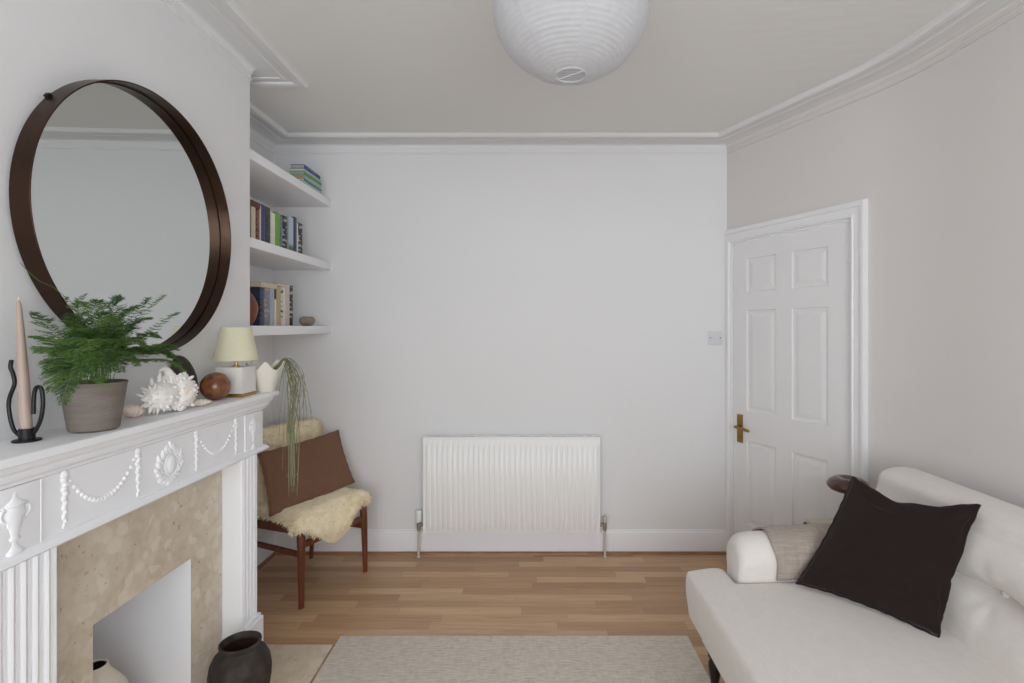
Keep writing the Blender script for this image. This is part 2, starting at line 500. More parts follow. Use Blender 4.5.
struct('wall_chimney_breast', bm, [M['wall'], M['surround']], smooth=False)

# door wall with its opening, then the rounded right wall
TH = .11
LW, LH = .767, 1.963
bm = newbm()
def wall_piece(bm, s0, s1, z0, z1, th=TH, off=0.0):
    a, b_ = dw(s0, off), dw(s1, off)
    pts = [a + Vector((0, 0, z0)), b_ + Vector((0, 0, z0)), b_ + Vector((0, 0, z1)), a + Vector((0, 0, z1))]
    extrude_poly(bm, pts, -DN * th)
wall_piece(bm, -S0, -.008, 0, CEIL)
wall_piece(bm, -.008, LW + .008, LH + .012, CEIL)
s_end = (3.243 - 2.44) * dl
wall_piece(bm, LW + .008, s_end, 0, CEIL)
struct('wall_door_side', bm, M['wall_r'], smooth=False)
bm = newbm()
inner = bend + [right_end]
for (a, b_) in zip(inner[:-1], inner[1:]):
    va, vb = Vector((a[0], a[1], 0)), Vector((b_[0], b_[1], 0))
    if 'prev' not in dir(): prev = None
vin, vout = [], []
for i, p in enumerate(inner):
    vin.append((bm.verts.new((p[0], p[1], 0)), bm.verts.new((p[0], p[1], CEIL))))
    vout.append((bm.verts.new((p[0] + .12, p[1] + .05, 0)), bm.verts.new((p[0] + .12, p[1] + .05, CEIL))))
for i in range(len(inner) - 1):
    bm.faces.new((vin[i][0], vin[i + 1][0], vin[i + 1][1], vin[i][1]))
    bm.faces.new((vout[i][0], vout[i][1], vout[i + 1][1], vout[i + 1][0]))
    bm.faces.new((vin[i][1], vin[i + 1][1], vout[i + 1][1], vout[i][1]))
    bm.faces.new((vin[i][0], vout[i][0], vout[i + 1][0], vin[i + 1][0]))
bm.faces.new((vin[0][0], vin[0][1], vout[0][1], vout[0][0]))
bm.faces.new((vin[-1][0], vout[-1][0], vout[-1][1], vin[-1][1]))
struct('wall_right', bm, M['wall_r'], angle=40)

# rear wall with the window the daylight comes through
WX0, WX1, WZ0, WZ1 = -1.35, 1.55, .55, 2.40
bm = newbm()
xl, xr = XA, right_end[0]
box(bm, (xl, YREAR - .12, 0), (WX0, YREAR, CEIL)); box(bm, (WX1, YREAR - .12, 0), (xr, YREAR, CEIL))
box(bm, (WX0, YREAR - .12, 0), (WX1, YREAR, WZ0)); box(bm, (WX0, YREAR - .12, WZ1), (WX1, YREAR, CEIL))
struct('wall_rear', bm, M['wall'], smooth=False)
win = empty('window_1', (0, YREAR - .06, WZ0)); win['kind'] = 'structure'
bm = newbm()
fw = .05
for a, b_ in (((WX0, WZ0), (WX0 + fw, WZ1)), ((WX1 - fw, WZ0), (WX1, WZ1)), ((WX0, WZ0), (WX1, WZ0 + fw)), ((WX0, WZ1 - fw), (WX1, WZ1)),
              ((WX0 + .95, WZ0), (WX0 + 1.0, WZ1)), ((WX1 - 1.0, WZ0), (WX1 - .95, WZ1)), ((WX0, 1.5), (WX1, 1.54))):
    box(bm, (a[0], YREAR - .09, a[1]), (b_[0], YREAR - .03, b_[1]), .004)
obj('window_frame', bm, M['trim'], win)
bm = newbm(); box(bm, (WX0 + .02, YREAR - .062, WZ0 + .02), (WX1 - .02, YREAR - .058, WZ1 - .02)); obj('window_pane', bm, M['pane'], win, smooth=False)
bm = newbm(); box(bm, (WX0 - .06, YREAR - .03, WZ0 - .03), (WX1 + .06, YREAR + .09, WZ0), .006); obj('window_sill', bm, M['trim'], win)

# cornice, one run round the room
cove = [(0, 0), (0, -.069), (.007, -.069), (.007, -.061), (.003, -.058), (.004, -.040), (.008, -.040), (.008, -.036), (.009, -.026), (.014, -.018), (.024, -.0135), (.045, -.0125),
        (.088, -.0125), (.092, -.017), (.098, -.0185), (.104, -.017), (.107, -.0135), (.134, -.0125), (.137, -.020), (.146, -.0245), (.160, -.026), (.174, -.0235), (.181, -.016), (.183, -.008), (.183, 0)]
path = [(XC, 2 * YM - YC), (XC, YC), (XA, YC), (XA, YB), (XR, YB)] + bend + [right_end]
bm = newbm(); sweep(bm, path, cove, CEIL)
bm.faces.ensure_lookup_table()
for k, f in enumerate(bm.faces):      # the upright part is painted with its wall
    seg, q = divmod(k, len(cove))
    if seg < len(path) - 1 and q <= 9: f.material_index = 1 if seg < 4 else 2
struct('trim_1', bm, [M['cornice'], M['wall'], M['wall_r']], angle=25)
# skirting
skirt = [(0, .018), (0, .152), (.005, .152), (.008, .146), (.008, .141), (.013, .138), (.016, .131), (.017, .018)]
bm = newbm(); sweep(bm, [(XA, YC), (XA, YB), (XA + .2, YB)][:2], skirt, 0); struct('baseboard_left', bm, M['trim'], angle=25)
bm = newbm(); sweep(bm, [(XA, YB), (XR, YB)], skirt, 0); struct('baseboard_back', bm, M['trim'], angle=25)
bm = newbm(); sweep(bm, bend[1:] + [right_end], skirt, 0); struct('baseboard_right', bm, M['trim'], angle=25)
scot = [(0, 0), (0, .018), (.017, .018), (.021, .016), (.028, .010), (.031, 0)]
bm = newbm(); sweep(bm, [(XA, YC), (XA, YB), (XR - .005, YB)], scot, 0); struct('trim_2', bm, M['scotia'], angle=25)

# ------------------------------------------------------------------ the door
door = empty('door_1', tuple(dw(0))); door['kind'] = 'structure'
LEAF_OFF = -.012
def dpt(s, z, off): return dw(s, LEAF_OFF + off, z)
bm = newbm()
cols = [(.107, .322), (.425, .642)]
rows = [(.235, .746), (.927, 1.544), (1.654, 1.858)]
ss = sorted([0.0, LW] + [x for c in cols for x in c]); zs = sorted([.008, LH] + [x for r in rows for x in r])
cache = {}
def dv(s, z, off):
    k = (round(s, 5), round(z, 5), round(off, 5))
    if k not in cache: cache[k] = bm.verts.new(dpt(s, z, off))
    return cache[k]
for i in range(len(ss) - 1):
    for j in range(len(zs) - 1):
        a, b_, c_, d_ = ss[i], ss[i + 1], zs[j], zs[j + 1]
        if (a, b_) in cols and (c_, d_) in rows:
            steps = [(0, 0), (.004, -.007), (.012, -.009), (.018, -.009), (.024, -.007), (.046, -.001), (.048, -.001)]
            for (i0, o0), (i1, o1) in zip(steps[:-1], steps[1:]):
                A = [(a + i0, c_ + i0), (b_ - i0, c_ + i0), (b_ - i0, d_ - i0), (a + i0, d_ - i0)]
                B = [(a + i1, c_ + i1), (b_ - i1, c_ + i1), (b_ - i1, d_ - i1), (a + i1, d_ - i1)]
                for q in range(4):
                    r = (q + 1) % 4
                    bm.faces.new((dv(*A[q], o0), dv(*A[r], o0), dv(*B[r], o1), dv(*B[q], o1)))
            i1, o1 = steps[-1]
            bm.faces.new((dv(a + i1, c_ + i1, o1), dv(b_ - i1, c_ + i1, o1), dv(b_ - i1, d_ - i1, o1), dv(a + i1, d_ - i1, o1)))
        else:
            bm.faces.new((dv(a, c_, 0), dv(b_, c_, 0), dv(b_, d_, 0), dv(a, d_, 0)))
T_ = -.04
for (p, q) in (((0, .008), (LW, .008)), ((LW, .008), (LW, LH)), ((LW, LH), (0, LH)), ((0, LH), (0, .008))):
    bm.faces.new([bm.verts.new(dpt(*p, 0)), bm.verts.new(dpt(*q, 0)), bm.verts.new(dpt(*q, T_)), bm.verts.new(dpt(*p, T_))])
bm.faces.new([bm.verts.new(dpt(0, .008, T_)), bm.verts.new(dpt(LW, .008, T_)), bm.verts.new(dpt(LW, LH, T_)), bm.verts.new(dpt(0, LH, T_))])
bmesh.ops.remove_doubles(bm, verts=bm.verts, dist=1e-5)
obj('door_leaf', bm, M['door'], door, angle=20)
# frame: lining stop + architrave
bm = newbm()
def arch_prof(w):   # (across, out)
    if w < .05: return [(0, 0), (0, .012), (.004, .018), (.012, .018), (.015, .013), (w, .013), (w, 0)]
    return [(0, 0), (0, .010), (.004, .017), (.011, .017), (.015, .012), (.040, .013), (.046, .013), (.052, .022), (w - .01, .025), (w - .002, .022), (w, .014), (w, 0)]
W_ = .078
def arch_strip(bm, pts_fn, n):
    rings = [[bm.verts.new(p) for p in pts_fn(k)] for k in range(n)]
    rings_to_faces(bm, rings, True, True, True)
pr = arch_prof(W_)
sA, zA = LW + .010, LH + .012
# right leg + head, mitred at the corner; the left leg is cut short by the corner of the room
arch_strip(bm, lambda k: [dw(sA + a, o, 0.0 if k == 0 else zA + a) for a, o in pr], 2)
arch_strip(bm, lambda k: [dw((sA + a) if k == 0 else -S0 + .002, o, zA + a) for a, o in pr], 2)
prl = arch_prof(.030)
arch_strip(bm, lambda k: [dw(-.010 - a, o, 0.0 if k == 0 else zA + a) for a, o in prl], 2)
# lining edges
wall_piece(bm, -.010, -.003, 0, LH + .01, .09, -.001); wall_piece(bm, LW + .003, LW + .010, 0, LH + .01, .09, -.001); wall_piece(bm, -.010, LW + .010, LH + .004, LH + .012, .09, -.001)
obj('door_frame', bm, M['trim'], door, angle=25)
# handle
Rd = Matrix((( DDIR.x, DN.x, 0, 0), (DDIR.y, DN.y, 0, 0), (0, 0, 1, 0), (0, 0, 0, 1)))   # local x along the door, y out of it
def dM(s, z, off=0.0): return Matrix.Translation(dpt(s, z, off)) @ Rd
bm = newbm(); box(bm, (-.021, .0003, -.087), (.021, .008, .087), .002, dM(.058, .812)); 
hp = obj('door_handle', bm, M['brass'], door)
bm = newbm()
pts = [dM(.058, .822) @ Vector(p) for p in spline([(0, .006, 0), (0, .026, 0), (.004, .047, .002), (.02, .054, .004), (.06, .054, .001), (.105, .050, -.003), (.112, .047, -.004)], 6)]
tube(bm, pts, [.010] * 8 + [.009] * (len(pts) - 16) + [.0085] * 8, 12)
obj('lever', bm, M['brass'], hp)
bm = newbm()
for zz in (.075, -.075): 
    ellipsoid(bm, dpt(.058, .812 + zz, .008), (.004, .004, .004), None, 10, 6)
obj('screw', bm, M['brass2'], hp)
for zz in (1.80, .25):
    bm = newbm()
    pts = [dpt(LW - .003, zz - .04 + .08 * t, .006) for t in (0, 1)]
    tube(bm, pts, .006, 10)
    box(bm, (-.028, 0, -.04), (-.002, .003, .04), .001, dM(LW, zz))
    for q in (-.028, 0, .028): tube(bm, [dpt(LW - .003, zz + q - .001, .006), dpt(LW - .003, zz + q + .001, .006)], .0072, 10)
    obj('hinge', bm, M['trim'], door)

# ------------------------------------------------------------------ light switch
sw = empty('light_switch', (at(715, 338, YB).x, YB, at(715, 338, YB).z))
tag(sw, 'pale grey wall switch plate beside the white panelled door', 'light switch')
L = sw.location
bm = newbm(); box(bm, (L.x - .045, YB - .009, L.z - .044), (L.x + .045, YB - .0002, L.z + .044), .003); obj('wall_plate', bm, M['switch'], sw)
bm = newbm(); box(bm, (L.x - .016, YB - .0125, L.z - .02), (L.x + .004, YB - .0085, L.z + .012), .0015); obj('rocker', bm, M['switch'], sw)
for dx in (-.030, .031):
    bm = newbm(); ellipsoid(bm, (L.x + dx, YB - .009, L.z + .002), (.0045, .002, .0045)); obj('screw', bm, M['screw'], sw)

# ------------------------------------------------------------------ radiator
rx0, rx1, rz0, rz1 = -.657, .441, .160, .754
yf, yk = 3.185, 3.245
rad = empty('radiator', ((rx0 + rx1) / 2, yk, rz0))
tag(rad, 'white ribbed panel radiator on the back wall', 'radiator')
bm = newbm()
nr = 33; pitch = (rx1 - rx0 - .03) / nr
xs = []
rin = .006
for k in range(nr):
    x = rx0 + .015 + k * pitch
    xs += [(x + pitch * q, d) for q, d in ((.0, 0), (.14, 0), (.26, 1), (.42, 1.1), (.74, 1.1), (.88, 1))] 
xs = [(rx0, 0), (rx0 + .004, 0)] + xs + [(rx1 - .015, 0), (rx1 - .004, 0), (rx1, 0)]
zs = [(rz0, 0), (rz0 + .026, 0), (rz0 + .036, 1), (rz1 - .062, 1), (rz1 - .052, 0), (rz1 - .004, 0), (rz1, 0)]
grid = [[bm.verts.new((x, yf + .007 - .007 * d * e + (.004 if (j in (0, len(zs) - 1)) else 0), z)) for x, d in xs] for j, (z, e) in enumerate(zs)]
rings_to_faces(bm, grid, False)
back = [[bm.verts.new((x, yf + .014, z)) for x in (rx0, rx1)] for z in (rz0, rz1)]
bm.faces.new((back[0][0], back[0][1], back[1][1], back[1][0]))
bm.faces.new([grid[0][0], back[0][0]] + [back[1][0]] + [g[0] for g in reversed(grid[1:])])
bm.faces.new([g[-1] for g in grid] + [back[1][1], back[0][1]])
bm.faces.new(list(reversed(grid[-1])) + [back[1][0], back[1][1]])
bm.faces.new(grid[0] + [back[0][1], back[0][0]])
obj('front_panel', bm, M['rad'], rad, angle=50)
for x in (rx0 + .002, rx1 - .005):
    bm = newbm(); box(bm, (x, yf + .012, rz0 + .012), (x + .003, yk, rz1 - .001), .001); obj('side_panel', bm, M['rad'], rad)
bm = newbm()
box(bm, (rx0 + .004, yf + .006, rz1 - .004), (rx1 - .004, yf + .012, rz1 + .004), .001); box(bm, (rx0 + .004, yk - .008, rz1 - .004), (rx1 - .004, yk - .002, rz1 + .004), .001)
for k in range(60):
    x = rx0 + .012 + k * (rx1 - rx0 - .024) / 60
    box(bm, (x, yf + .01, rz1 - .003), (x + .008, yk - .006, rz1 + .001))
obj('top_grille', bm, M['rad'], rad)
bm = newbm(); box(bm, (rx0 + .01, yk - .012, rz0 + .01), (rx1 - .01, yk, rz1 - .006), .003); obj('back_panel', bm, M['rad'], rad)
for x in (rx0 + .15, rx1 - .15):
    bm = newbm(); box(bm, (x - .02, yk - .002, rz0 + .1), (x + .02, YB - .0005, rz1 - .08)); obj('wall_bracket', bm, M['rad'], rad)
yv = yf + .035
def valve(x, sgn, big):
    zc = rz0 + .042
    bm = newbm()
    tube(bm, [(x, yv, zc - .022), (x, yv, zc + .02)], .012, 12)
    tube(bm, [(x, yv, zc), (x + sgn * .034, yv, zc)], .009, 12)
    tube(bm, [(x, yv, zc - .035), (x, yv, zc - .02)], .011, 6); tube(bm, [(x + sgn * .014, yv, zc), (x + sgn * .03, yv, zc)], .013, 6)
    vb = obj('valve', bm, M['chrome'], rad)
    bm = newbm()
    if big:
        lathe(bm, [(.013, 0), (.0165, .004), (.019, .03), (.019, .066), (.016, .074), (0.006, .076)], (x, yv, zc + .018), 20, rough=lambda a, h: 1 + .035 * math.cos(12 * a))
    else:
        lathe(bm, [(.011, 0), (.0125, .004), (.0125, .034), (.009, .040), (.003, .041)], (x, yv, zc + .016), 16)
    obj('valve_cap', bm, M['plastic'] if big else M['cream_top'], vb)
    bm = newbm(); tube(bm, [(x, yv, 0.002), (x, yv, zc - .03)], .0075, 12); lathe(bm, [(.014, .0015), (.014, .005), (.009, .009)], (x, yv, 0), 16)
    obj('pipe', bm, M['copper'], rad)
valve(rx0 - .033, 1, True)
valve(rx1 + .033, -1, False)

# ------------------------------------------------------------------ paper lantern
LC = Vector((.118, 1.45, CAMZ + .900))
lant = empty('paper_lantern', (LC.x, LC.y, CEIL))
tag(lant, 'round white ribbed paper lantern hanging from the ceiling', 'ceiling light')
A_, B_ = .2215, .194
bm = newbm()
prof = []
nrib = 42
t0, t1 = -PI / 2 + .19, PI / 2 - .19
tot = nrib * 6
for k in range(tot + 1):
    t = t0 + (t1 - t0) * k / tot
    sc = 1 - .009 * abs(math.sin(PI * k / 6))
    prof.append((A_ * math.cos(t) * sc, B_ * math.sin(t) * (1 - .004 * abs(math.sin(PI * k / 6)))))
lathe(bm, prof, LC, 72, cap0=False, cap1=False)
sh_ = obj('shade', bm, M['paper'], lant, angle=180)
bm = newbm()
def circ(c, r, n=40, z=0): return [Vector(c) + Vector((r * math.cos(2 * PI * i / n), r * math.sin(2 * PI * i / n), z)) for i in range(n + 1)]
rb = prof[0][0]
tube(bm, circ(LC + Vector((0, 0, prof[0][1])), rb), .0016, 6)
tube(bm, [LC + Vector((-rb * .8, rb * .6, prof[0][1])), LC + Vector((rb * .8, -rb * .6, prof[0][1]))], .0014, 6)
obj('wire_ring', bm, M['wire'], lant); bm = newbm()
tube(bm, circ(LC + Vector((0, 0, prof[-1][1])), rb), .0016, 6)
tube(bm, [LC + Vector((rb * .8, rb * .6, prof[-1][1])), LC + Vector((-rb * .8, -rb * .6, prof[-1][1]))], .0014, 6)
obj('wire_ring', bm, M['wire'], lant)
bm = newbm()
for k in range(7):
    a = 2 * PI * k / 7 + .35
    da = .05
    rings = []
    for q in range(0, tot + 1, 6):
        r, h = prof[q]
        r2 = r + .0006
        rings.append([bm.verts.new(LC + Vector((r2 * math.cos(a + s * .022 * A_ / max(r, .06)), r2 * math.sin(a + s * .022 * A_ / max(r, .06)), h))) for s in (-1, 0, 1)])
    rings_to_faces(bm, rings, False)
obj('paper_seam', bm, M['paper'], lant, angle=180)
bm = newbm()
zt = LC.z + prof[-1][1]
tube(bm, [(LC.x, LC.y, LC.z + .05), (LC.x, LC.y, CEIL - .01)], .003, 8)
obj('cord', bm, M['cord'], lant)
bm = newbm(); lathe(bm, [(.045, -.0005), (.045, -.012), (.03, -.03), (.008, -.034)][::-1], (LC.x, LC.y, CEIL), 24); obj('ceiling_rose', bm, M['plastic'], lant)
bm = newbm()
lathe(bm, [(.002, -.06), (.02, -.05), (.03, -.025), (.026, 0), (.014, .03), (.013, .07), (.013, .10)], (LC.x, LC.y, LC.z - .01), 20); obj('bulb', bm, M['plastic'], lant)

# ------------------------------------------------------------------ fire surround
SZ = CAMZ - .268          # top of the mantel shelf
sur = empty('fireplace_surround', (XC, YM, 0))
tag(sur, 'white carved fireplace surround with garland frieze and fluted legs', 'fireplace')
# mantel shelf: top board and stepped mouldings (x measured out from the chimney)
SY0, SY1 = 2 * YM - 2.18, 2.18
def band(bm, x1, yext, z0, z1, bev=.002): box(bm, (XC + .0005, YM - yext, z0), (-x1, YM + yext, z1), bev)
ye = SY1 - YM
bm = newbm()
def mould(bm, pts):   # (x out, z) profile run round the front and the two ends of the surround
    path = [(XC + .0005, YM + ye), (XC + .0005, YM - ye)]
    rings = []
    for (kk) in range(4):
        ring = []
        for xo, z in pts:
            e = xo - 1.058 ; yy = ye - e
            x = -xo
            P = [(XC + .0005, YM + yy), (x, YM + yy), (x, YM - yy), (XC + .0005, YM - yy)][kk]
            ring.append(bm.verts.new((P[0], P[1], z)))
        rings.append(ring)
    rings_to_faces(bm, rings, False)
    return rings
pts = [(1.2445, SZ), (1.061, SZ), (1.058, SZ - .003), (1.058, SZ - .018), (1.062, SZ - .021), (1.072, SZ - .022), (1.073, SZ - .026), (1.075, SZ - .034), (1.080, SZ - .040), (1.083, SZ - .042), (1.083, SZ - .047),
       (1.086, SZ - .056), (1.092, SZ - .062), (1.097, SZ - .064), (1.097, SZ - .070), (1.102, SZ - .073), (1.106, SZ - .074), (1.2445, SZ - .0745)]
# the top board's surface is closed by the first profile leg
bm2 = bm
rings = []
xs_ = [p for p in pts]
mould(bm, xs_[1:-1])
for zz, e in ((SZ, 1.061), (SZ - .074, 1.106)):
    yy = ye - (e - 1.058)
    quad(bm, (XC + .0005, YM + yy, zz), (-e, YM + yy, zz), (-e, YM - yy, zz), (XC + .0005, YM - yy, zz))
bmesh.ops.remove_doubles(bm, verts=bm.verts, dist=1e-5)
obj('mantel_shelf', bm, M['surround'], sur, angle=25)
# frieze board with the panel divisions as raised fillets, and the moulding under it
FX = 1.105; FZ0, FZ1 = .950, SZ - .0745
fe = 2.131 - YM
bm = newbm()
box(bm, (XC + .0005, YM - fe, FZ0), (-FX, YM + fe, FZ1))
for s in (-1, 1):
    yv_ = YM + s * .419
    box(bm, (-FX - .001, yv_ - .0025, FZ0), (-FX + .004, yv_ + .0025, FZ1), .001)
    # end blocks slightly proud
    box(bm, (XC + .001, min(yv_, YM + s * (fe + .001)), FZ0), (-FX + .003, max(yv_, YM + s * (fe + .001)), FZ1), .001)
mould_pts = [(1.2445, FZ0 + .004), (1.100, FZ0 + .004), (1.092, FZ0), (1.087, FZ0 - .006), (1.085, FZ0 - .012), (1.090, FZ0 - .014), (1.097, FZ0 - .020), (1.2445, FZ0 - .020)]
rr = []
for kk in range(4):
    ring = []
    for xo, z in mould_pts:
        yy = fe + (FX - xo) if xo < 1.2 else fe + .005
        x = -xo
        P = [(XC + .0005, YM + yy), (x, YM + yy), (x, YM - yy), (XC + .0005, YM - yy)][kk]
        ring.append(bm.verts.new((P[0], P[1], z)))
    rr.append(ring)
rings_to_faces(bm, rr, False)
obj('frieze', bm, M['surround'], sur, angle=25)
# legs: fluted pilasters with plinths
for s in (-1, 1):
    yi, yo = .384, (.535 if s < 0 else .497)
    a, b_ = sorted((YM + s * yi, YM + s * yo))
    bm = newbm()
    LXF = 1.096
    prof = [(XC + .0005, a), (-LXF - .006, a), (-LXF, a + .004), (-LXF, a + .008)]
    nf = 5 if s < 0 else 4; inner = (b_ - a) - .016; pw = inner / nf
    for k in range(nf):
        y_ = a + .008 + k * pw
        prof += [(-LXF - .003, y_ + pw * .03), (-LXF - .0005, y_ + pw * .10), (-LXF + .0015, y_ + pw * .22), (-LXF + .0025, y_ + pw * .36), (-LXF + .0015, y_ + pw * .50), (-LXF - .0005, y_ + pw * .60), (-LXF - .0025, y_ + pw * .66), (-LXF - .001, y_ + pw * .72), (-LXF - .0005, y_ + pw * .80), (-LXF - .0025, y_ + pw * .87), (-LXF - .001, y_ + pw * .94)]
    prof += [(-LXF, b_ - .004), (-LXF - .006, b_), (XC + .0005, b_)]
    extrude_poly(bm, [(x, y, .012) for x, y in prof], (0, 0, FZ0 - .019 - .012))
    obj('pilaster', bm, M['surround'], sur, angle=25)
    bm = newbm(); box(bm, (XC + .0008, a - (.005 if s < 0 else -.004), .0125), (-LXF + .018, b_ + (.012 if s > 0 else -.004), .272), .003); 
    box(bm, (XC + .0008, a - (.003 if s < 0 else -.005), .27), (-LXF + .010, b_ + (.008 if s > 0 else -.005), .285), .003)
    obj('plinth', bm, M['surround'], sur)
# reliefs
ZM = (FZ0 + FZ1) / 2
RX = -FX
def blob(bm, y, z, ry, rz, rx=.006, rot=0.0, u=10, v=6):
    Mx = Matrix.Rotation(rot, 3, 'X')
    ellipsoid(bm, (RX, y, z), (rx, ry, rz), Mx, u, v)
for s in (-1, 1):
    ya, yb = YM + s * .358, YM + s * .128
    for yy in (ya, yb):
        bm = newbm()
        z = FZ1 - .010
        blob(bm, yy, z, .011, .010, .006); blob(bm, yy, z + .006, .007, .006, .004)
        for k in range(11):
            z -= .0108
            r = .0108 - .0006 * k
            blob(bm, yy + .0018 * (1 if k % 2 else -1), z, r * .85, .0085, .0068 - .0003 * k, .35 * (1 if k % 2 else -1), 12, 8)
        obj('garland_drop', bm, M['surround'], sur)
    bm = newbm()
    n = 19
    for k in range(n):
        t = (k + .5) / n
        yy = ya + (yb - ya) * (.04 + .92 * t)
        z = FZ1 - .018 - .084 * (1 - (2 * t - 1) ** 2) ** .9
        r = .0052 + .0024 * (1 - abs(2 * t - 1))
        blob(bm, yy, z, r * 1.05, r, r * .8, 0, 12, 8)
    obj('swag', bm, M['surround'], sur)
    # urn on the end block
    bm = newbm()
    yc = YM + s * .479; zc = ZM - .003
    US = 1.18
    prof = [(.017, -.057), (.017, -.051), (.011, -.047), (.006, -.040), (.006, -.035), (.011, -.031), (.011, -.027), (.008, -.024), (.013, -.006), (.019, .010), (.021, .020), (.017, .026), (.017, .029), (.022, .031), (.022, .034), (.012, .040), (.006, .045), (.004, .055), (.001, .058)]
    Mf = Matrix.Diagonal((.42, 1, 1))
    lathe(bm, [(r * 1.12, h * US) for r, h in prof], (RX + .002, yc, zc), 24, Mf)
    for q in range(5): blob(bm, yc - .016 + .008 * q, zc + .004, .0024, .013, .0095 - .0012 * abs(q - 2))
    for q in (-1, 1):
        tube(bm, spline([(RX + .004, yc + q * .020, zc + .030), (RX + .005, yc + q * .030, zc + .030), (RX + .004, yc + q * .031, zc + .016), (RX + .004, yc + q * .022, zc + .006)], 5), .0026, 6)
        blob(bm, yc + q * .024, zc + .037, .007, .005)
    for q in range(5): blob(bm, yc - .014 + .007 * q, zc + .036, .004, .006, .008)
    obj('urn', bm, M['surround'], sur)
# medallion: an oval boss in a frame of scrolling leaves
bm = newbm()
blob(bm, YM + .006, ZM - .006, .022, .029, .010, 0, 20, 12)
tube(bm, [(RX + .002, YM + .006 + .027 * math.cos(a), ZM - .006 + .035 * math.sin(a)) for a in [2 * PI * i / 30 for i in range(31)]], .0026, 6)
for k in range(18):
    a = 2 * PI * k / 18 + .17
    ca, sa = math.cos(a), math.sin(a)
    w = 1 + .10 * (k % 2)
    blob(bm, YM + .048 * w * ca, ZM - .006 + .045 * w * sa, .0085, .0165, .0065, a - PI / 2 + .8 * (1 if ca > 0 else -1), 12, 8)
for k in range(10):
    a = PI * 2 * k / 10 + .3
    blob(bm, YM + .038 * math.cos(a), ZM - .006 + .042 * math.sin(a), .006, .010, .006, a + .5, 10, 6)
for q in (-2, -1, 0, 1, 2): blob(bm, YM + q * .0085, ZM + .048 - abs(q) * .006, .0052, .0125, .007, -q * .4, 12, 8)
blob(bm, YM, ZM + .059, .0055, .007, .006)
for q in (-1, 0, 1): blob(bm, YM + q * .009, ZM - .055, .006, .008, .006, 0, 12, 8)
obj('medallion', bm, M['surround'], sur)

# marble back panel with the opening
MX = -1.171
ys0, ys1 = YM - .383, YM + .383
bm = newbm()
U = [(ys0, .0125), (OY0, .0125), (OY0, OZ), (OY1, OZ), (OY1, .0125), (ys1, .0125), (ys1, FZ0 - .021), (ys0, FZ0 - .021)]
extrude_poly(bm, [(MX, y, z) for y, z in U], (XC + .0001 - MX, 0, 0))
for f in bm.faces:     # the sides of the opening are painted white like the firebox
    c = f.calc_center_median()
    if OY0 - .001 <= c.y <= OY1 + .001 and c.z <= OZ + .001 and MX - .05 < c.x < MX - .002 and c.z > .02: f.material_index = 1
o = obj('fireplace_back_panel', bm, [M['breccia'], M['surround']], origin=(XC, YM, 0), smooth=False)
tag(o, 'beige marble panel framing the fireplace opening', 'fireplace panel')
bm = newbm(); box(bm, (XC + .001, 2 * YM - 2.317, .0004), (-.882, 2.317, .012), .002)
box(bm, (XA + .012, OY0 + .001, .0045), (XC + .002, OY1 - .001, .012))
o = obj('hearth', bm, M['hearthm'], origin=(-1.05, YM, 0)); tag(o, 'pale beige stone hearth slab under the fireplace', 'hearth')

# ------------------------------------------------------------------ rug
bm = newbm()
x0, x1, y0, y1 = -.872, .735, -.6, 2.385
nx, ny = 60, 60
box(bm, (x0, y0, .0005), (x1, y1, .0115), .003)
o = obj('rug', bm, M['rug'], origin=((x0 + x1) / 2, .9, 0)); tag(o, 'pale oatmeal woven rug on the wooden floor', 'rug')

# ------------------------------------------------------------------ round mirror
MR = .4145
mir = empty('round_mirror', (XC + .004, 1.639, 1.768 - MR))
tag(mir, 'large round wall mirror in a deep dark bronze rim above the mantelpiece', 'mirror')
TILT = .010
mir.rotation_euler = (0, TILT, 0)
# local: x out of the wall, y along it, z up from the lowest point of the rim
def ringprof(bm, prof, n=128, mi=0):
    rings = []
    for i in range(n + 1):
        a = 2 * PI * i / n
        rings.append([bm.verts.new((x, r * math.cos(a), MR + r * math.sin(a))) for r, x in prof])
    rings_to_faces(bm, rings, True)
    bmesh.ops.remove_doubles(bm, verts=bm.verts, dist=1e-6)
bm = newbm(); ringprof(bm, [(MR, 0), (MR, .049), (MR - .001, .050), (MR - .003, .050), (MR - .004, .049), (MR - .004, .010), (MR - .009, .009), (MR - .009, 0)])
obj('rim', bm, M['bronze'], mir, local=True, angle=30)
bm = newbm()
lathe(bm, [(MR - .005, 0), (MR - .005, .0035)], (0, 0, 0), 128)
for v in bm.verts: v.co = Vector((.004 + v.co.z, v.co.x, MR + v.co.y))
obj('mirror_glass', bm, M['mirror'], mir, local=True, smooth=False)
bm = newbm()
a = math.radians(141)
Mh = Matrix.Translation((.006, (MR + .007) * math.cos(a), MR + (MR + .007) * math.sin(a))) @ Matrix.Rotation(a, 4, 'X')
box(bm, (-.006, -.011, -.007), (.006, .001, .007), .002, Mh)
obj('hanging_bracket', bm, M['bronze_dark'], mir, local=True)

# ------------------------------------------------------------------ floating shelves
SXF = -1.263
shelves = []
for k, (zt, th, lab) in enumerate(((2.249, .046, 'topmost white alcove shelf carrying a small pile of books'),
                                   (1.848, .045, 'middle white alcove shelf carrying a row of colourful upright books'),
                                   (1.446, .046, 'lowest white alcove shelf carrying books and a small grey bowl'))):
    bm = newbm(); box(bm, (XA + .0005, YC + .0005, zt - th), (SXF, YB - .0005, zt), .0025)
    o = obj('wall_shelf', bm, M['trim'], origin=(XA, (YC + YB) / 2, zt)); tag(o, lab, 'shelf', 'white shelves in the alcove')

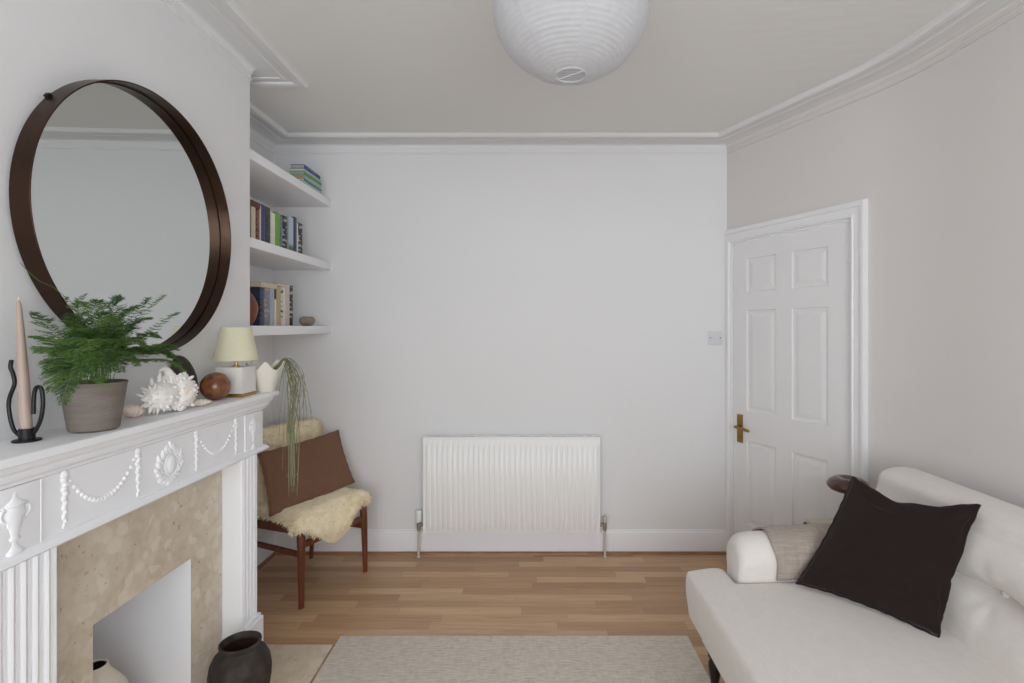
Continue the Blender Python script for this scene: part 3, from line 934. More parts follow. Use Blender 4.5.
# ------------------------------------------------------------------ books
bookmats = {}
def cover(col, two=None, kind=None):
    k = (col, two, kind)
    if k in bookmats: return bookmats[k]
    m, nt, b = base_mat('book_cover')
    b.inputs['Roughness'].default_value = .45
    if two is None:
        n = N(nt, 'ShaderNodeTexNoise'); n.inputs['Scale'].default_value = 50; nt.links.new(coords(nt), n.inputs['Vector'])
        c2 = tuple(max(0, x - 14) for x in col)
        nt.links.new(mixc(nt, ramp(nt, n.outputs[0], .4, .7), lin(col), lin(c2)), b.inputs['Base Color'])
    elif kind == 'low':     # second colour along the foot of the spine
        sp = N(nt, 'ShaderNodeSeparateXYZ'); nt.links.new(coords(nt), sp.inputs[0])
        nt.links.new(mixc(nt, ramp(nt, sp.outputs[2], .075, .05), lin(col), lin(two)), b.inputs['Base Color'])
    elif kind == 'top':
        sp = N(nt, 'ShaderNodeSeparateXYZ'); nt.links.new(coords(nt), sp.inputs[0])
        nt.links.new(mixc(nt, ramp(nt, sp.outputs[2], .140, .148), lin(col), lin(two)), b.inputs['Base Color'])
    else:                   # blocks of a second colour, like lettering on the spine
        n = N(nt, 'ShaderNodeTexNoise'); n.inputs['Scale'].default_value = 1; n.inputs['Detail'].default_value = 2
        nt.links.new(coords(nt, (1, 14, 44) if kind != 'flat' else (30, 30, 90)), n.inputs['Vector'])
        nt.links.new(mixc(nt, ramp(nt, n.outputs[0], .53, .58), lin(col), lin(two)), b.inputs['Base Color'])
    bookmats[k] = m
    return m

def upright_book(xs, y0, y1, z, h, depth, m, label, group, lean=0.0):
    """spine faces the room at x = xs, thickness runs along y"""
    g = .0006
    y0 += g; y1 -= g
    root = empty('book', (xs, (y0 + y1) / 2, z)); tag(root, label, 'book', group)
    bm = newbm()
    t = min(.0022, (y1 - y0) * .2)
    # cover: two boards and a rounded spine in one shell
    n = 7
    yc, hw = (y0 + y1) / 2, (y1 - y0) / 2
    out = [(xs - depth, y0)] + [(xs - .002 + .0025 * math.cos(PI * i / (n - 1) - PI / 2), yc - hw * math.cos(PI * i / (n - 1))) for i in range(n)] + [(xs - depth, y1)]
    inn = [(xs - depth, y1 - t), (xs - .004, y1 - t), (xs - .004, y0 + t), (xs - depth, y0 + t)]
    extrude_poly(bm, [(x, y, z + .0003) for x, y in out + inn], (0, 0, h))
    obj('cover', bm, m, root, angle=40)
    bm = newbm(); box(bm, (xs - depth + .003, y0 + t, z + .004), (xs - .0045, y1 - t, z + h - .004)); obj('page_block', bm, M['pages'], root, smooth=False)
    return root

def flat_book(lo, hi, m, label, group, rz=0.0, mpages=None, spine='x'):
    """lying book; spine towards the room (+x)"""
    cx, cy = (lo[0] + hi[0]) / 2, (lo[1] + hi[1]) / 2
    root = empty('book', (cx, cy, lo[2]), rz); tag(root, label, 'book', group)
    hx, hy, h = (hi[0] - lo[0]) / 2, (hi[1] - lo[1]) / 2, hi[2] - lo[2] - .0006
    t = .0022
    bm = newbm()
    prof = [(-hx, .0003), (hx - .002, .0003), (hx, h * .25), (hx + .0012, h * .5), (hx, h * .75), (hx - .002, h), (-hx, h), (-hx, h - t), (hx - .004, h - t), (hx - .004, t), (-hx, t)]
    extrude_poly(bm, [(x, -hy, z) for x, z in prof], (0, 2 * hy, 0))
    obj('cover', bm, m, root, local=True, angle=40)
    bm = newbm(); box(bm, (-hx + .003, -hy + .003, t), (hx - .0045, hy - .003, h - t)); obj('page_block', bm, mpages or M['pages'], root, local=True, smooth=False)
    return root

def ydep(px, x): return -F * x / (PX - px)
SPX = -1.372
def mid_y(zx): return F * (-SPX) / (PX - (245 + zx * .1098))
G2 = 'upright books on the middle alcove shelf'
midrow = [   # zoomed x range, height, colours, label
    (22, 58, 0.190, cover((92, 84, 76)), 'grey-brown upright book nearest the chimney breast on the middle shelf'),
    (60, 100, 0.190, cover((214, 200, 172)), 'cream upright book under the maroon book on the middle shelf'),
    (101, 135, 0.191, cover((132, 74, 52), (66, 26, 24), 'txt'), 'mottled red and dark brown upright book on the middle shelf'),
    (137, 149, 0.215, cover((220, 214, 204)), 'thin white upright book between mottled red and blue books'),
    (151, 190, 0.222, cover((62, 66, 122)), 'violet-blue upright book on the middle shelf'),
    (191, 233, 0.221, cover((44, 50, 42), (62, 74, 56), None), 'very dark green upright book beside the violet-blue one'),
    (236, 254, 0.206, cover((226, 222, 216)), 'white upright book right of the very dark green one'),
    (256, 277, 0.203, cover((232, 230, 214)), 'creamy white upright book left of the lime green one'),
    (279, 321, 0.217, cover((112, 176, 48)), 'lime green upright book in the middle row'),
    (323, 344, 0.208, cover((112, 128, 146)), 'blue-grey upright book right of the lime green one'),
    (345, 386, 0.215, cover((32, 32, 36), (176, 166, 160), 'txt'), 'black upright book with pale marks on the middle shelf'),
    (387, 400, 0.206, cover((150, 156, 146)), 'thin grey-green upright book left of the pale blue one'),
    (401, 444, 0.226, cover((186, 196, 216), (70, 112, 66), 'low'), 'pale blue upright book with a green foot on its spine'),
    (445, 474, 0.236, cover((68, 74, 98)), 'slate blue upright book on the middle shelf'),
    (475, 486, 0.208, cover((222, 222, 222)), 'thin white upright book near the right end of the middle row'),
    (487, 526, 0.213, cover((46, 44, 46), (190, 186, 180), 'txt'), 'black and white patterned book ending the middle row'),
]
for a, b_, h, m, lab in midrow:
    upright_book(SPX, mid_y(a), mid_y(b_), 1.848, h, .15, m, lab, G2)
ya, yb = mid_y(24), mid_y(134)
flat_book((SPX - .14, ya + .002, 1.848 + .1918), (SPX + .003, yb, 1.848 + .1918 + .03), cover((104, 34, 30), (70, 24, 24), 'flat'), 'maroon book lying on top of upright books on middle shelf', 'books lying on top of upright rows')
SPX3 = -1.372
def low_y(zx): return F * (-SPX3) / (PX - (245 + zx * .1172))
G3 = 'upright books on the lowest alcove shelf'
lowrow = [
    (128, 165, 0.1980, cover((54, 66, 92), (30, 34, 46), 'txt'), 'dark blue upright book beside the orange vase on lowest shelf'),
    (166, 214, 0.1970, cover((128, 126, 128), (164, 156, 152), 'txt'), 'mottled grey upright book on the lowest shelf'),
    (215, 254, 0.1980, cover((168, 178, 186)), 'pale blue-grey upright book on the lowest shelf'),
    (255, 270, 0.1990, cover((222, 216, 204), (44, 42, 42), 'top'), 'narrow white book with black spine head on lowest shelf'),
    (271, 309, 0.2130, cover((190, 170, 136)), 'tan upright book on the lowest shelf'),
    (310, 329, 0.2145, cover((216, 204, 182), (54, 50, 48), 'txt'), 'cream upright book with dark lettering blocks on lowest shelf'),
    (330, 345, 0.2160, cover((226, 222, 214)), 'narrow white upright book right of the dark-lettered cream one'),
    (346, 384, 0.2170, cover((206, 194, 190)), 'pinkish white upright book on the lowest shelf'),
    (385, 411, 0.2320, cover((40, 38, 40), (206, 200, 194), 'txt'), 'black and white upright book ending the lowest row'),
]
for a, b_, h, m, lab in lowrow:
    upright_book(SPX3, low_y(a), low_y(b_), 1.446, h, .15, m, lab, G3)
flat_book((SPX3 - .14, low_y(130), 1.446 + .1995), (SPX3 + .002, low_y(268), 1.446 + .1995 + .027), cover((212, 196, 166)), 'tan book lying on the left upright books of lowest shelf', 'books lying on top of upright rows')
flat_book((SPX3 - .14, low_y(272), 1.446 + .2175), (SPX3 + .002, low_y(380), 1.446 + .2175 + .016), cover((214, 202, 178)), 'thin cream book lying on the right upright books of lowest shelf', 'books lying on top of upright rows')
# pile on the top shelf
z = 2.2492
pile = [(.020, cover((176, 194, 214)), 'pale blue book at the bottom of the top shelf pile', 0),
        (.014, cover((86, 140, 56)), 'thin dark green book second from bottom of the top shelf pile', .01),
        (.021, cover((164, 178, 204)), 'lavender blue book third from bottom of the top shelf pile', -.015),
        (.020, cover((104, 160, 60)), 'bright green book third from top of the top shelf pile', .01),
        (.014, cover((168, 188, 190)), 'thin pale grey-blue book second from top of the pile', 0),
        (.024, cover((52, 92, 150), (34, 56, 92), 'txt'), 'deep blue book on top of the top shelf pile', .02)]
pgs = [M['pages'], M['pages'], plain('tan_pages', (196, 160, 116), .85), plain('grey_pages', (170, 176, 170), .85), M['pages'], plain('dim_pages', (178, 172, 166), .85)]
for k, (t, m, lab, rz) in enumerate(pile):
    d = .012 * (k % 3 == 2)
    flat_book((-1.360 + d * .5, 2.915, z), (-1.272, 3.155 - d, z + t), m, lab, 'pile of books on the top shelf', rz, pgs[k])
    z += t
# orange vase, half hidden by the chimney breast
vz = 1.446
vy = low_y(46)
vc = (-1.388, vy - .048, vz)
vs = empty('vase', vc); tag(vs, 'rounded burnt orange vase with dark neck half hidden behind chimney breast', 'vase')
bm = newbm(); lathe(bm, [(.03, .0005), (.045, .004), (.062, .035), (.072, .075), (.070, .105), (.055, .14), (.034, .165), (.022, .178)], vc, 32); obj('body', bm, M['orange'], vs, angle=60)
bm = newbm(); lathe(bm, [(.0222, .176), (.017, .20), (.015, .24), (.019, .27), (.024, .278), (.021, .280), (.013, .25)], vc, 24); obj('neck', bm, M['bronze_dark'], vs, angle=60)
bc = at(307, 325, 3.02); bc = Vector((bc.x, 3.02, 1.4463))
bm = newbm()
lathe(bm, [(.018, 0), (.030, .005), (.040, .018), (.043, .030), (.039, .044), (.028, .053), (.022, .055), (.020, .050), (.016, .040)], bc, 32, rough=lambda a, h: 1 + .05 * math.sin(2 * a + 20 * h) + .03 * math.sin(5 * a))
o = obj('bowl', bm, M['pebble'], origin=bc, angle=60); tag(o, 'small grey pebble-like bowl at the right end of the lowest shelf', 'bowl')

# ------------------------------------------------------------------ things on the mantel
# candlestick and candle
cb_ = Vector((-1.178, 1.208, SZ))
hold = empty('candlestick', cb_); tag(hold, 'black iron candlestick with two wavy arms on the mantelpiece', 'candlestick')
bm = newbm(); lathe(bm, [(.026, .0004), (.027, .002), (.026, .0045), (.004, .0052)], cb_, 32); obj('base', bm, M['iron'], hold)
bm = newbm(); lathe(bm, [(.0150, .005), (.0150, .031), (.0125, .031), (.0125, .012)], cb_, 24); obj('cup', bm, M['iron'], hold)
def im(px, py): return at(px, py, 1.208)
bm = newbm(); tube(bm, spline([im(21, 437), im(13, 428), im(9, 410), im(9.5, 398), im(14.5, 384), im(13, 374), im(10.5, 367), im(11.5, 360)], 6), .0042, 10); obj('arm', bm, M['iron'], hold)
bm = newbm(); tube(bm, spline([im(29, 437), im(36, 430), im(41, 418), im(43, 404), im(42, 391), im(39.5, 387), im(36, 388), im(34, 396), im(33.5, 414)], 6), .0042, 10); obj('arm', bm, M['iron'], hold)
can = empty('candle', cb_ + Vector((0, 0, .0125))); tag(can, 'tall dusty pink taper candle standing in the black candlestick', 'candle')
top = at(18.5, 300, 1.21); bot = cb_ + Vector((0, 0, .013))
bm = newbm(); tube(bm, [bot.lerp(top, t) for t in (0, .05, .2, .4, .6, .8, .93, .98, 1.0)], [.0112, .0114, .0116, .0108, .0094, .0074, .0055, .0043, .0012], 20); obj('wax', bm, M['candle'], can, angle=60)
bm = newbm(); tube(bm, [top - Vector((0, 0, .002)), top + Vector((0, 0, .008))], .0011, 6); obj('wick', bm, M['wick'], can)

# fern in a ribbed pot
pc = Vector((-1.133, 1.342, SZ))
fern = empty('potted_fern', pc); tag(fern, 'feathery green asparagus fern in a ribbed taupe pot on the mantelpiece', 'potted plant')
prof = [(.046, .0005), (.0515, .003)]
nst = 24
for k in range(nst * 4 + 1):
    h = .004 + .116 * k / (nst * 4)
    prof.append((.052 + .018 * (h / .13) + (0, .0008, .0011, .0008)[k % 4], h))
prof += [(.0705, .121), (.0708, .125), (.069, .126), (.066, .125), (.065, .112)]
bm = newbm(); lathe(bm, prof, pc, 48); obj('pot', bm, M['pot'], fern, angle=70)
bm = newbm(); lathe(bm, [(.0645, .106), (.04, .116), (.02, .119), (.002, .119)], pc, 24, rough=lambda a, h: 1 + .02 * math.sin(7 * a)); obj('soil', bm, M['soil'], fern)
rnd = random.Random(3)
def needle(bm, p, d, l, w):
    d = d.normalized()
    s = d.cross(Vector((rnd.uniform(-1, 1), rnd.uniform(-1, 1), rnd.uniform(-1, 1))))
    if s.length < 1e-5: return
    s.normalize(); s *= w
    a = bm.verts.new(p - s); b_ = bm.verts.new(p + s); c_ = bm.verts.new(p + d * l)
    bm.faces.new((a, b_, c_))
def frond(tip, bow, blen, dens=1.0, mat=None, lean=0.0, start=.30):
    base = pc + Vector((rnd.uniform(-.03, .03), rnd.uniform(-.03, .03), .118))
    mid = base.lerp(tip, .5) + Vector((0, 0, bow))
    q1 = base + Vector(((tip.x - base.x) * .18, (tip.y - base.y) * .18, max(.03, bow * .9 + .4 * (tip.z - base.z))))
    P = spline([base, q1, mid.lerp(q1, .15), base.lerp(tip, .8) + Vector((0, 0, bow * .7)), tip], 10)
    bm = newbm()
    tube(bm, P, [.0011 - .0008 * i / (len(P) - 1) for i in range(len(P))], 4, mi=1)
    nP = len(P)
    nb = int(40 * dens)
    for k in range(nb):
        t = start + (1 - start) * k / nb
        f = t * (nP - 1); i = min(int(f), nP - 2)
        p = P[i].lerp(P[i + 1], f - i)
        d = (P[i + 1] - P[i]).normalized()
        side = d.cross(Vector((rnd.uniform(-.2, .2), rnd.uniform(-.2, .2), 1))).normalized()
        for sgn in (-1, 1):
            u_ = (t - start) / (1 - start)
            L_ = blen * (.35 + .65 * math.sin(PI * min(1, u_ * .8 + .22))) * rnd.uniform(.7, 1.1) * (1 - .65 * u_ ** 2)
            bd = (d * rnd.uniform(.5, .9) + side * sgn + Vector((0, 0, rnd.uniform(-.25, .12)))).normalized()
            e = p + bd * L_ + Vector((0, 0, -.10 * L_))
            tube(bm, [p, p.lerp(e, .5) + Vector((0, 0, .02 * L_)), e], [.0005, .0004, .0002], 3, caps=False, mi=1)
            nn = int(9 + L_ * 620)
            for q in range(nn):
                tt = .06 + .94 * q / nn
                w = p.lerp(e, tt)
                s2 = bd.cross(Vector((0, 0, 1)))
                nd = (bd * rnd.uniform(.3, 1.0) + s2 * rnd.choice((-1, 1)) * rnd.uniform(.4, 1.2) + Vector((0, 0, rnd.uniform(-.4, .45))))
                needle(bm, w, nd, rnd.uniform(.007, .0135) * (1.1 - .4 * tt), .0006)
    # keep every leaf clear of the wall and mirror behind
    lim = XC + .062
    for v in bm.verts:
        if v.co.x < lim: v.co.x = lim + (v.co.x - lim) * .05
    return obj('frond', bm, [mat or M['fern'], M['fstem']], fern, smooth=False)
def tipat(px, py, x):
    y = F * x / (px - PX)
    return at(px, py, y)
tips = [  # pixel of the tip, its distance out, bow, branch length, density
    (33, 312, -1.13, .02, .045, .7), (31, 336, -1.12, .025, .045, .8), (38, 352, -1.09, .04, .05, .8), (46, 372, -1.06, .05, .055, 1.0), (50, 392, -1.04, .06, .055, 1.0), (62, 405, -1.03, .065, .05, 1),
    (70, 314, -1.12, .03, .05, .8), (80, 302, -1.12, .03, .05, .8), (98, 300, -1.11, .03, .055, .9), (118, 296, -1.11, .03, .055, 1), (136, 306, -1.10, .035, .05, 1), (112, 318, -1.03, .035, .05, 1),
    (150, 297, -1.11, .02, .030, .6), (166, 294, -1.11, .02, .024, .5), (180, 312, -1.09, .03, .022, .55), (150, 318, -1.06, .04, .045, .9),
    (160, 338, -1.07, .055, .04, .9), (178, 350, -1.07, .05, .04, 1.0), (180, 362, -1.04, .06, .038, 1.0), (146, 348, -1.03, .06, .05, 1), (138, 366, -1.02, .065, .05, 1), (122, 372, -1.01, .07, .05, 1.1),
    (88, 350, -1.00, .06, .06, 1.1), (72, 362, -1.01, .06, .06, 1.1), (104, 360, -.99, .06, .06, 1.1), (64, 345, -1.06, .05, .06, 1.0), (120, 345, -1.03, .05, .06, 1.0), (95, 330, -1.05, .04, .06, 1.0), (78, 380, -1.0, .07, .05, 1.1), (100, 384, -.99, .07, .05, 1.1),
    (172, 358, -1.05, .055, .045, 1.1), (186, 372, -1.06, .055, .034, 1.0), (164, 352, -1.09, .05, .045, 1.0), (66, 392, -1.02, .07, .05, 1.1), (56, 384, -1.05, .06, .055, 1.0), (82, 366, -1.00, .065, .055, 1.1), (92, 372, -.985, .07, .055, 1.1), (112, 372, -1.0, .07, .05, 1.1), (74, 330, -1.08, .04, .06, 1), (128, 326, -1.06, .04, .055, 1), (104, 312, -1.08, .035, .055, 1),
    (56, 356, -1.08, .05, .055, 1.0), (110, 336, -1.10, .04, .055, 1.0), (84, 336, -1.10, .04, .055, 1.0),
]
for k, (px, py, x, bow, bl, de) in enumerate(tips):
    frond(tipat(px, py, x), bow, bl, de, M['fern'] if k % 3 else M['fern2'], 0, .30 if k < 20 else .22)
bm = newbm(); tube(bm, spline([pc + Vector((0, 0, .12)), tipat(84, 320, -1.14), tipat(58, 291, -1.14), tipat(38, 280, -1.13), tipat(20, 263, -1.12)], 8), .0007, 4); obj('tendril', bm, M['fstem'], fern)

# shells
def spiky_shell(name, c, label, seed):
    r_ = random.Random(seed)
    root = empty(name, c); tag(root, label, 'shell')
    bm = newbm()
    lobes = [((-.012, -.030, .058), (.043, .058, .046)), ((.004, .036, .060), (.040, .046, .052)), ((-.012, .0, .090), (.030, .036, .034))]
    for lc, lr in lobes:
        vs_ = ellipsoid(bm, Vector(c) + Vector(lc), lr, None, 24, 16)
        for v in vs_:
            d = v.co - (Vector(c) + Vector(lc))
            v.co += d.normalized() * (.004 * math.sin(d.z * 420 + d.y * 120))
    obj('body', bm, M['shell'], root, angle=180)
    bm = newbm()
    for li, (lc, lr) in enumerate(lobes[:2]):
        cc = Vector(c) + Vector(lc)
        rows, per = (8, 17) if li == 0 else (8, 16)
        for i in range(rows):
            for j in range(per):
                th = PI * (i + .5) / rows; ph = 2 * PI * (j + .5 * (i % 2)) / per + r_.uniform(-.1, .1)
                d = Vector((math.sin(th) * math.cos(ph), math.cos(th), math.sin(th) * math.sin(ph)))
                p = cc + Vector((d.x * lr[0], d.y * lr[1], d.z * lr[2])) * .97
                if d.x < -.35 or (d.x > .55 and r_.random() < .45): continue
                rim_ = 1 - abs(d.x)                      # longest round the outline, short on the face
                l = r_.uniform(.003, .007) + .021 * rim_ ** 1.3 * r_.uniform(.3, 1.25)
                nd = (d + Vector((r_.uniform(-.3, .3), r_.uniform(-.65, .65), r_.uniform(-.6, .6)))).normalized()
                e = p + nd * l
                if e.z < c[2] + .003: e.z = c[2] + .003
                if e.x > -1.06: e.x = -1.06
                w_ = r_.uniform(.0040, .0080)
                tube(bm, [p - d * .003, p.lerp(e, .45), p.lerp(e, .85), e], [w_, w_ * .8, w_ * .5, .0006], 6)
                if r_.random() < .5 and l > .010:
                    e2 = p.lerp(e, .7) + Vector((r_.uniform(-1, 1), r_.uniform(-1, 1), r_.uniform(-.5, 1))) * .007
                    if e2.z > c[2] + .003: tube(bm, [p.lerp(e, .4), e2], [.003, .0006], 5)
    obj('spine', bm, M['shell'], root, angle=70)
    bm = newbm()
    for k in range(6):   # upright ribs and the curled spire above the lobes
        y_ = -.020 + .012 * k
        tube(bm, spline([Vector(c) + Vector((.012, y_, .085)), Vector(c) + Vector((.014, y_ * 1.1, .108)), Vector(c) + Vector((.006, y_ * 1.2 - .002, .122 - .002 * k))], 4), [.0055] * 4 + [.0045] * 4 + [.001], 6)
    tube(bm, spline([Vector(c) + Vector((0, -.006, .115)), Vector(c) + Vector((0, -.022, .134)), Vector(c) + Vector((.004, -.042, .141)), Vector(c) + Vector((.004, -.064, .134))], 5), [.013, .013, .013, .012, .011, .010, .009, .008, .008, .007, .006, .006, .005, .004, .003, .001], 10)
    obj('spire', bm, M['shell'], root, angle=70)
    bm = newbm(); ellipsoid(bm, Vector(c) + Vector((.036, .010, .070)), (.010, .004, .016)); obj('mouth', bm, M['shellp'], root)
    return root
spiky_shell('spiky_shell', Vector((-1.118, 1.612, SZ)), 'large white spiny seashell on the mantelpiece beside the fern', 5)
def cone_shell(c, ax, L_, r0, label):
    ax = Vector(ax).normalized()
    root_bm = newbm()
    n = 60
    a = ax.orthogonal().normalized(); b_ = ax.cross(a)
    rings = []
    for k in range(26):
        t = k / 25
        r = r0 * (math.sin(PI * min(1, t * .9 + .06)) ** .8) * (1 - .35 * t) * (1 + .10 * math.sin(t * 34))
        p = Vector(c) + ax * (t * L_)
        rings.append([root_bm.verts.new(p + (a * math.cos(2 * PI * i / 20) + b_ * math.sin(2 * PI * i / 20)) * max(r, .0008)) for i in range(20)])
    rings_to_faces(root_bm, rings, True, True, True)
    zmin = min(v.co.z for v in root_bm.verts)
    bmesh.ops.translate(root_bm, verts=root_bm.verts, vec=(0, 0, SZ + .0006 - zmin))
    o = obj('shell', root_bm, M['shellp'], origin=(c[0], c[1], SZ), angle=60); tag(o, label, 'shell')
cone_shell((-1.158, 1.545, SZ + .03), (-.25, -1, .25), .075, .024, 'pale beige whorled shell between the fern pot and spiny shell')
cone_shell((-1.118, 1.705, SZ + .02), (.35, 1, -.05), .075, .014, 'small peach shell lying between spiny shell and brown ball')
# dark oval leaning on the chimney breast
dc = Vector((-1.205, 1.832, SZ))
bm = newbm()
Mt = Matrix.Rotation(-.20, 3, 'Y') @ Matrix.Rotation(.22, 3, 'X')
vs_ = ellipsoid(bm, (0, 0, 0), (.014, .058, .086), None, 40, 28)
for v in bm.verts:
    n_ = fbm(v.co, 45, 3)
    v.co += v.co.normalized() * .004 * n_
    v.co.x += .010 * (1 - (v.co.y / .058) ** 2 - (v.co.z / .086) ** 2) * .5
    v.co = Mt @ v.co
zmin = min(v.co.z for v in bm.verts); xmin = min(v.co.x for v in bm.verts)
bmesh.ops.translate(bm, verts=bm.verts, vec=(XC + .002 - xmin, dc.y, SZ + .0006 - zmin))
o = obj('oval_shell', bm, M['shelld'], origin=dc, angle=180); tag(o, 'dark brown oval shell leaning on the wall behind the spiny shell', 'shell')
# brown ball
br = .0505
bcn = Vector((-1.152, 1.893, SZ + br))
bm = newbm(); lathe(bm, [(max(.0005, br * math.cos(t)), br * math.sin(t)) for t in [-PI / 2 + .12 + (PI - .24) * i / 40 for i in range(41)]], bcn, 48)
bmesh.ops.translate(bm, verts=bm.verts, vec=(0, 0, -(br - br * math.sin(PI / 2 - .12)) + .0004))
o = obj('decorative_ball', bm, M['ball'], origin=bcn, angle=180); tag(o, 'speckled brown wooden ball on the mantelpiece by the table lamp', 'ornament')

# table lamp
lc = Vector((-1.143, 2.010, SZ))
lamp = empty('table_lamp', lc); tag(lamp, 'small lamp with cream shade and white marble block on the mantelpiece', 'lamp')
bm = newbm(); box(bm, (lc.x - .053, lc.y - .053, SZ + .0004), (lc.x + .053, lc.y + .053, SZ + .013), .001); obj('base_plate', bm, M['brass2'], lamp)
bm = newbm(); box(bm, (lc.x - .0505, lc.y - .0505, SZ + .0132), (lc.x + .0505, lc.y + .0505, SZ + .114), .0015); obj('marble_block', bm, M['marble'], lamp)
bm = newbm(); lathe(bm, [(.012, .114), (.012, .117), (.0055, .119), (.0055, .165), (.013, .167), (.013, .20), (.010, .205)], lc, 20); obj('stem', bm, M['brass2'], lamp)
bm = newbm()
pr = [(.080, .137), (.0525, .266)]
outer = [(.0795 + (.053 - .0795) * t, .140 + (.266 - .140) * t) for t in [i / 10 for i in range(11)]]
lathe(bm, outer + [(r - .0012, h) for r, h in reversed(outer)], lc, 48, cap0=False, cap1=False)
tube(bm, circ(lc + Vector((0, 0, .140)), .0792, 48), .0012, 5); tube(bm, circ(lc + Vector((0, 0, .266)), .0527, 48), .0012, 5)
for k in range(3):
    a = 2 * PI * k / 3 + .4
    tube(bm, [lc + Vector((.011 * math.cos(a), .011 * math.sin(a), .198)), lc + Vector((.065 * math.cos(a), .065 * math.sin(a), .203))], .001, 5)
obj('lamp_shade', bm, M['shade'], lamp, angle=50)

# tulip pot with trailing plant
tc_ = Vector((-1.092, 2.137, SZ))
tp = empty('trailing_plant', tc_); tag(tp, 'wispy trailing plant in a white petal-edged pot at the mantelpiece end', 'potted plant')
bm = newbm()
n = 60
def trad(a, t):   # t 0..1 up the wall
    pet = 1 - math.sqrt(math.sin(2.5 * a + 2.75) ** 2 + .03)
    r = .035 + .037 * t ** 1.1
    return r * (1 + (.16 * pet - .03) * t), pet
rings = []
for k in range(15):
    t = k / 14
    ring = []
    for i in range(n):
        a = 2 * PI * i / n
        r, pet = trad(a, t)
        h = .0005 + t * (.092 + .044 * pet)
        ring.append(bm.verts.new(tc_ + Vector((r * math.cos(a) * (.94), r * math.sin(a), h))))
    rings.append(ring)
for k in range(12):
    t = 1 - k / 14
    ring = []
    for i in range(n):
        a = 2 * PI * i / n
        r, pet = trad(a, t)
        ring.append(bm.verts.new(tc_ + Vector(((r - .004) * math.cos(a) * .94, (r - .004) * math.sin(a), .0005 + t * (.092 + .044 * pet) + (-.002 if k else 0)))))
    rings.append(ring)
rings_to_faces(bm, rings, True, True, True)
obj('pot', bm, M['ceramic'], tp, angle=60)
bm = newbm(); lathe(bm, [(.054, .072), (.03, .078), (.003, .080)], tc_, 20); obj('soil', bm, M['soil'], tp)
rs = random.Random(11)
def strand(pts, r, m, n=6, wig=.004):
    P = spline([p + Vector((rs.uniform(-wig, wig), rs.uniform(-wig, wig), 0)) for p in pts], n)
    bm = newbm()
    tube(bm, P, [r] * (len(P) - 1) + [r * .4], 5)
    # little joints and side twigs
    for k in range(4, len(P) - 1, 5):
        d = Vector((rs.uniform(-1, 1), rs.uniform(-1, 1), rs.uniform(-1.6, -.2))).normalized()
        e = P[k] + d * rs.uniform(.008, .022)
        tube(bm, [P[k], e], [r * .8, r * .3], 4)
    obj('stem', bm, m, tp)
rim = tc_ + Vector((.02, .02, .085))
def tp_at(px, py, d=2.19): return at(px, py, d)
for k in range(17):   # the main hanging bundle
    d = 2.19 + rs.uniform(-.03, .05)
    xe = 293.5 + rs.gauss(0, 2.6)
    ye_ = rs.choice((415, 430, 452, 466, 478, 486, 492, 496))
    xt = 293 + rs.gauss(0, 3.5)
    strand([rim + Vector((rs.uniform(-.02, .02), rs.uniform(-.03, .03), -.012)), rim + Vector((.012, .015, .018)), tp_at(286 + rs.uniform(-2, 4), 360 + rs.uniform(-2, 5), d), tp_at(xt, 380 + rs.uniform(-4, 8), d), tp_at((xt + xe) / 2 + rs.uniform(-3, 3), 408, d), tp_at(xe, 432, d), tp_at(293.5 + (xe - 293.5) * .5, ye_, d)], rs.uniform(.0012, .0020), M['trail'] if k % 3 else M['traild'], 6, .006)
for k in range(9):   # looser ones fanning right
    d = 2.19 + rs.uniform(-.02, .05)
    xe = rs.uniform(298, 313)
    strand([rim + Vector((0, rs.uniform(-.02, .02), -.01)), rim + Vector((.014, .016, .02)), tp_at(290, 360 + rs.uniform(-2, 4), d), tp_at(299 + rs.uniform(-3, 3), 374 + rs.uniform(-4, 4), d), tp_at((xe + 302) / 2, 389, d), tp_at(xe, rs.uniform(396, 425), d)], .0011, M['trail'] if k % 2 else M['traild'], 6, .006)
for x_, ye_ in ((277, 405), (280, 440), (283, 470), (287, 450)):   # thin ones at the left
    d = 2.2
    xm = x_ + 1
    strand([rim + Vector((0, -.01, -.01)), tp_at(282, 366, d), tp_at(xm + 2, 387, d), tp_at(xm, 405, d), tp_at(x_ + rs.uniform(-2, 2), ye_, d)], .0008, M['traild'], 6, .003)

# ------------------------------------------------------------------ pots by the fireplace
pc2 = Vector((-1.006, 1.795, .0122))
jar = empty('clay_jar', pc2); tag(jar, 'dark weathered brown clay jar on the hearth by the right fireplace leg', 'jar')
H = .332
prof = [(.055, 0), (.060, .004), (.072, .06), (.086, .13), (.096, .20), (.098, .235), (.093, .266), (.080, .292), (.066, .306), (.060, .314), (.063, .320), (.0665, .327), (.066, H), (.061, H + .002)]
inside = [(.0575, H - .003), (.056, .312), (.070, .298), (.084, .262), (.085, .2), (.06, .03)]
def jr(a, h): return 1 + .012 * math.sin(2 * a + 1) + .006 * math.sin(5 * a + 30 * h)
bm = newbm(); lathe(bm, prof + inside[:2], pc2, 56, rough=jr, cap1=False); obj('body', bm, M['leather_pot'], jar, angle=60)
bm = newbm(); lathe(bm, inside[1:], pc2, 48, rough=jr, cap0=False); obj('inner_wall', bm, M['leather_in'], jar, angle=60)
vc2 = Vector((-1.300, 1.540, .0122))
vz_ = empty('stoneware_vase', vc2); tag(vz_, 'cream round-shouldered vase standing inside the fireplace opening', 'vase')
bm = newbm(); lathe(bm, [(.05, 0), (.06, .004), (.085, .09), (.098, .19), (.099, .25), (.092, .30), (.076, .342), (.056, .372), (.041, .392), (.034, .405), (.0345, .412), (.0335, .416), (.031, .417), (.028, .413)], vc2, 48, cap1=False); obj('body', bm, M['vase'], vz_, angle=60)
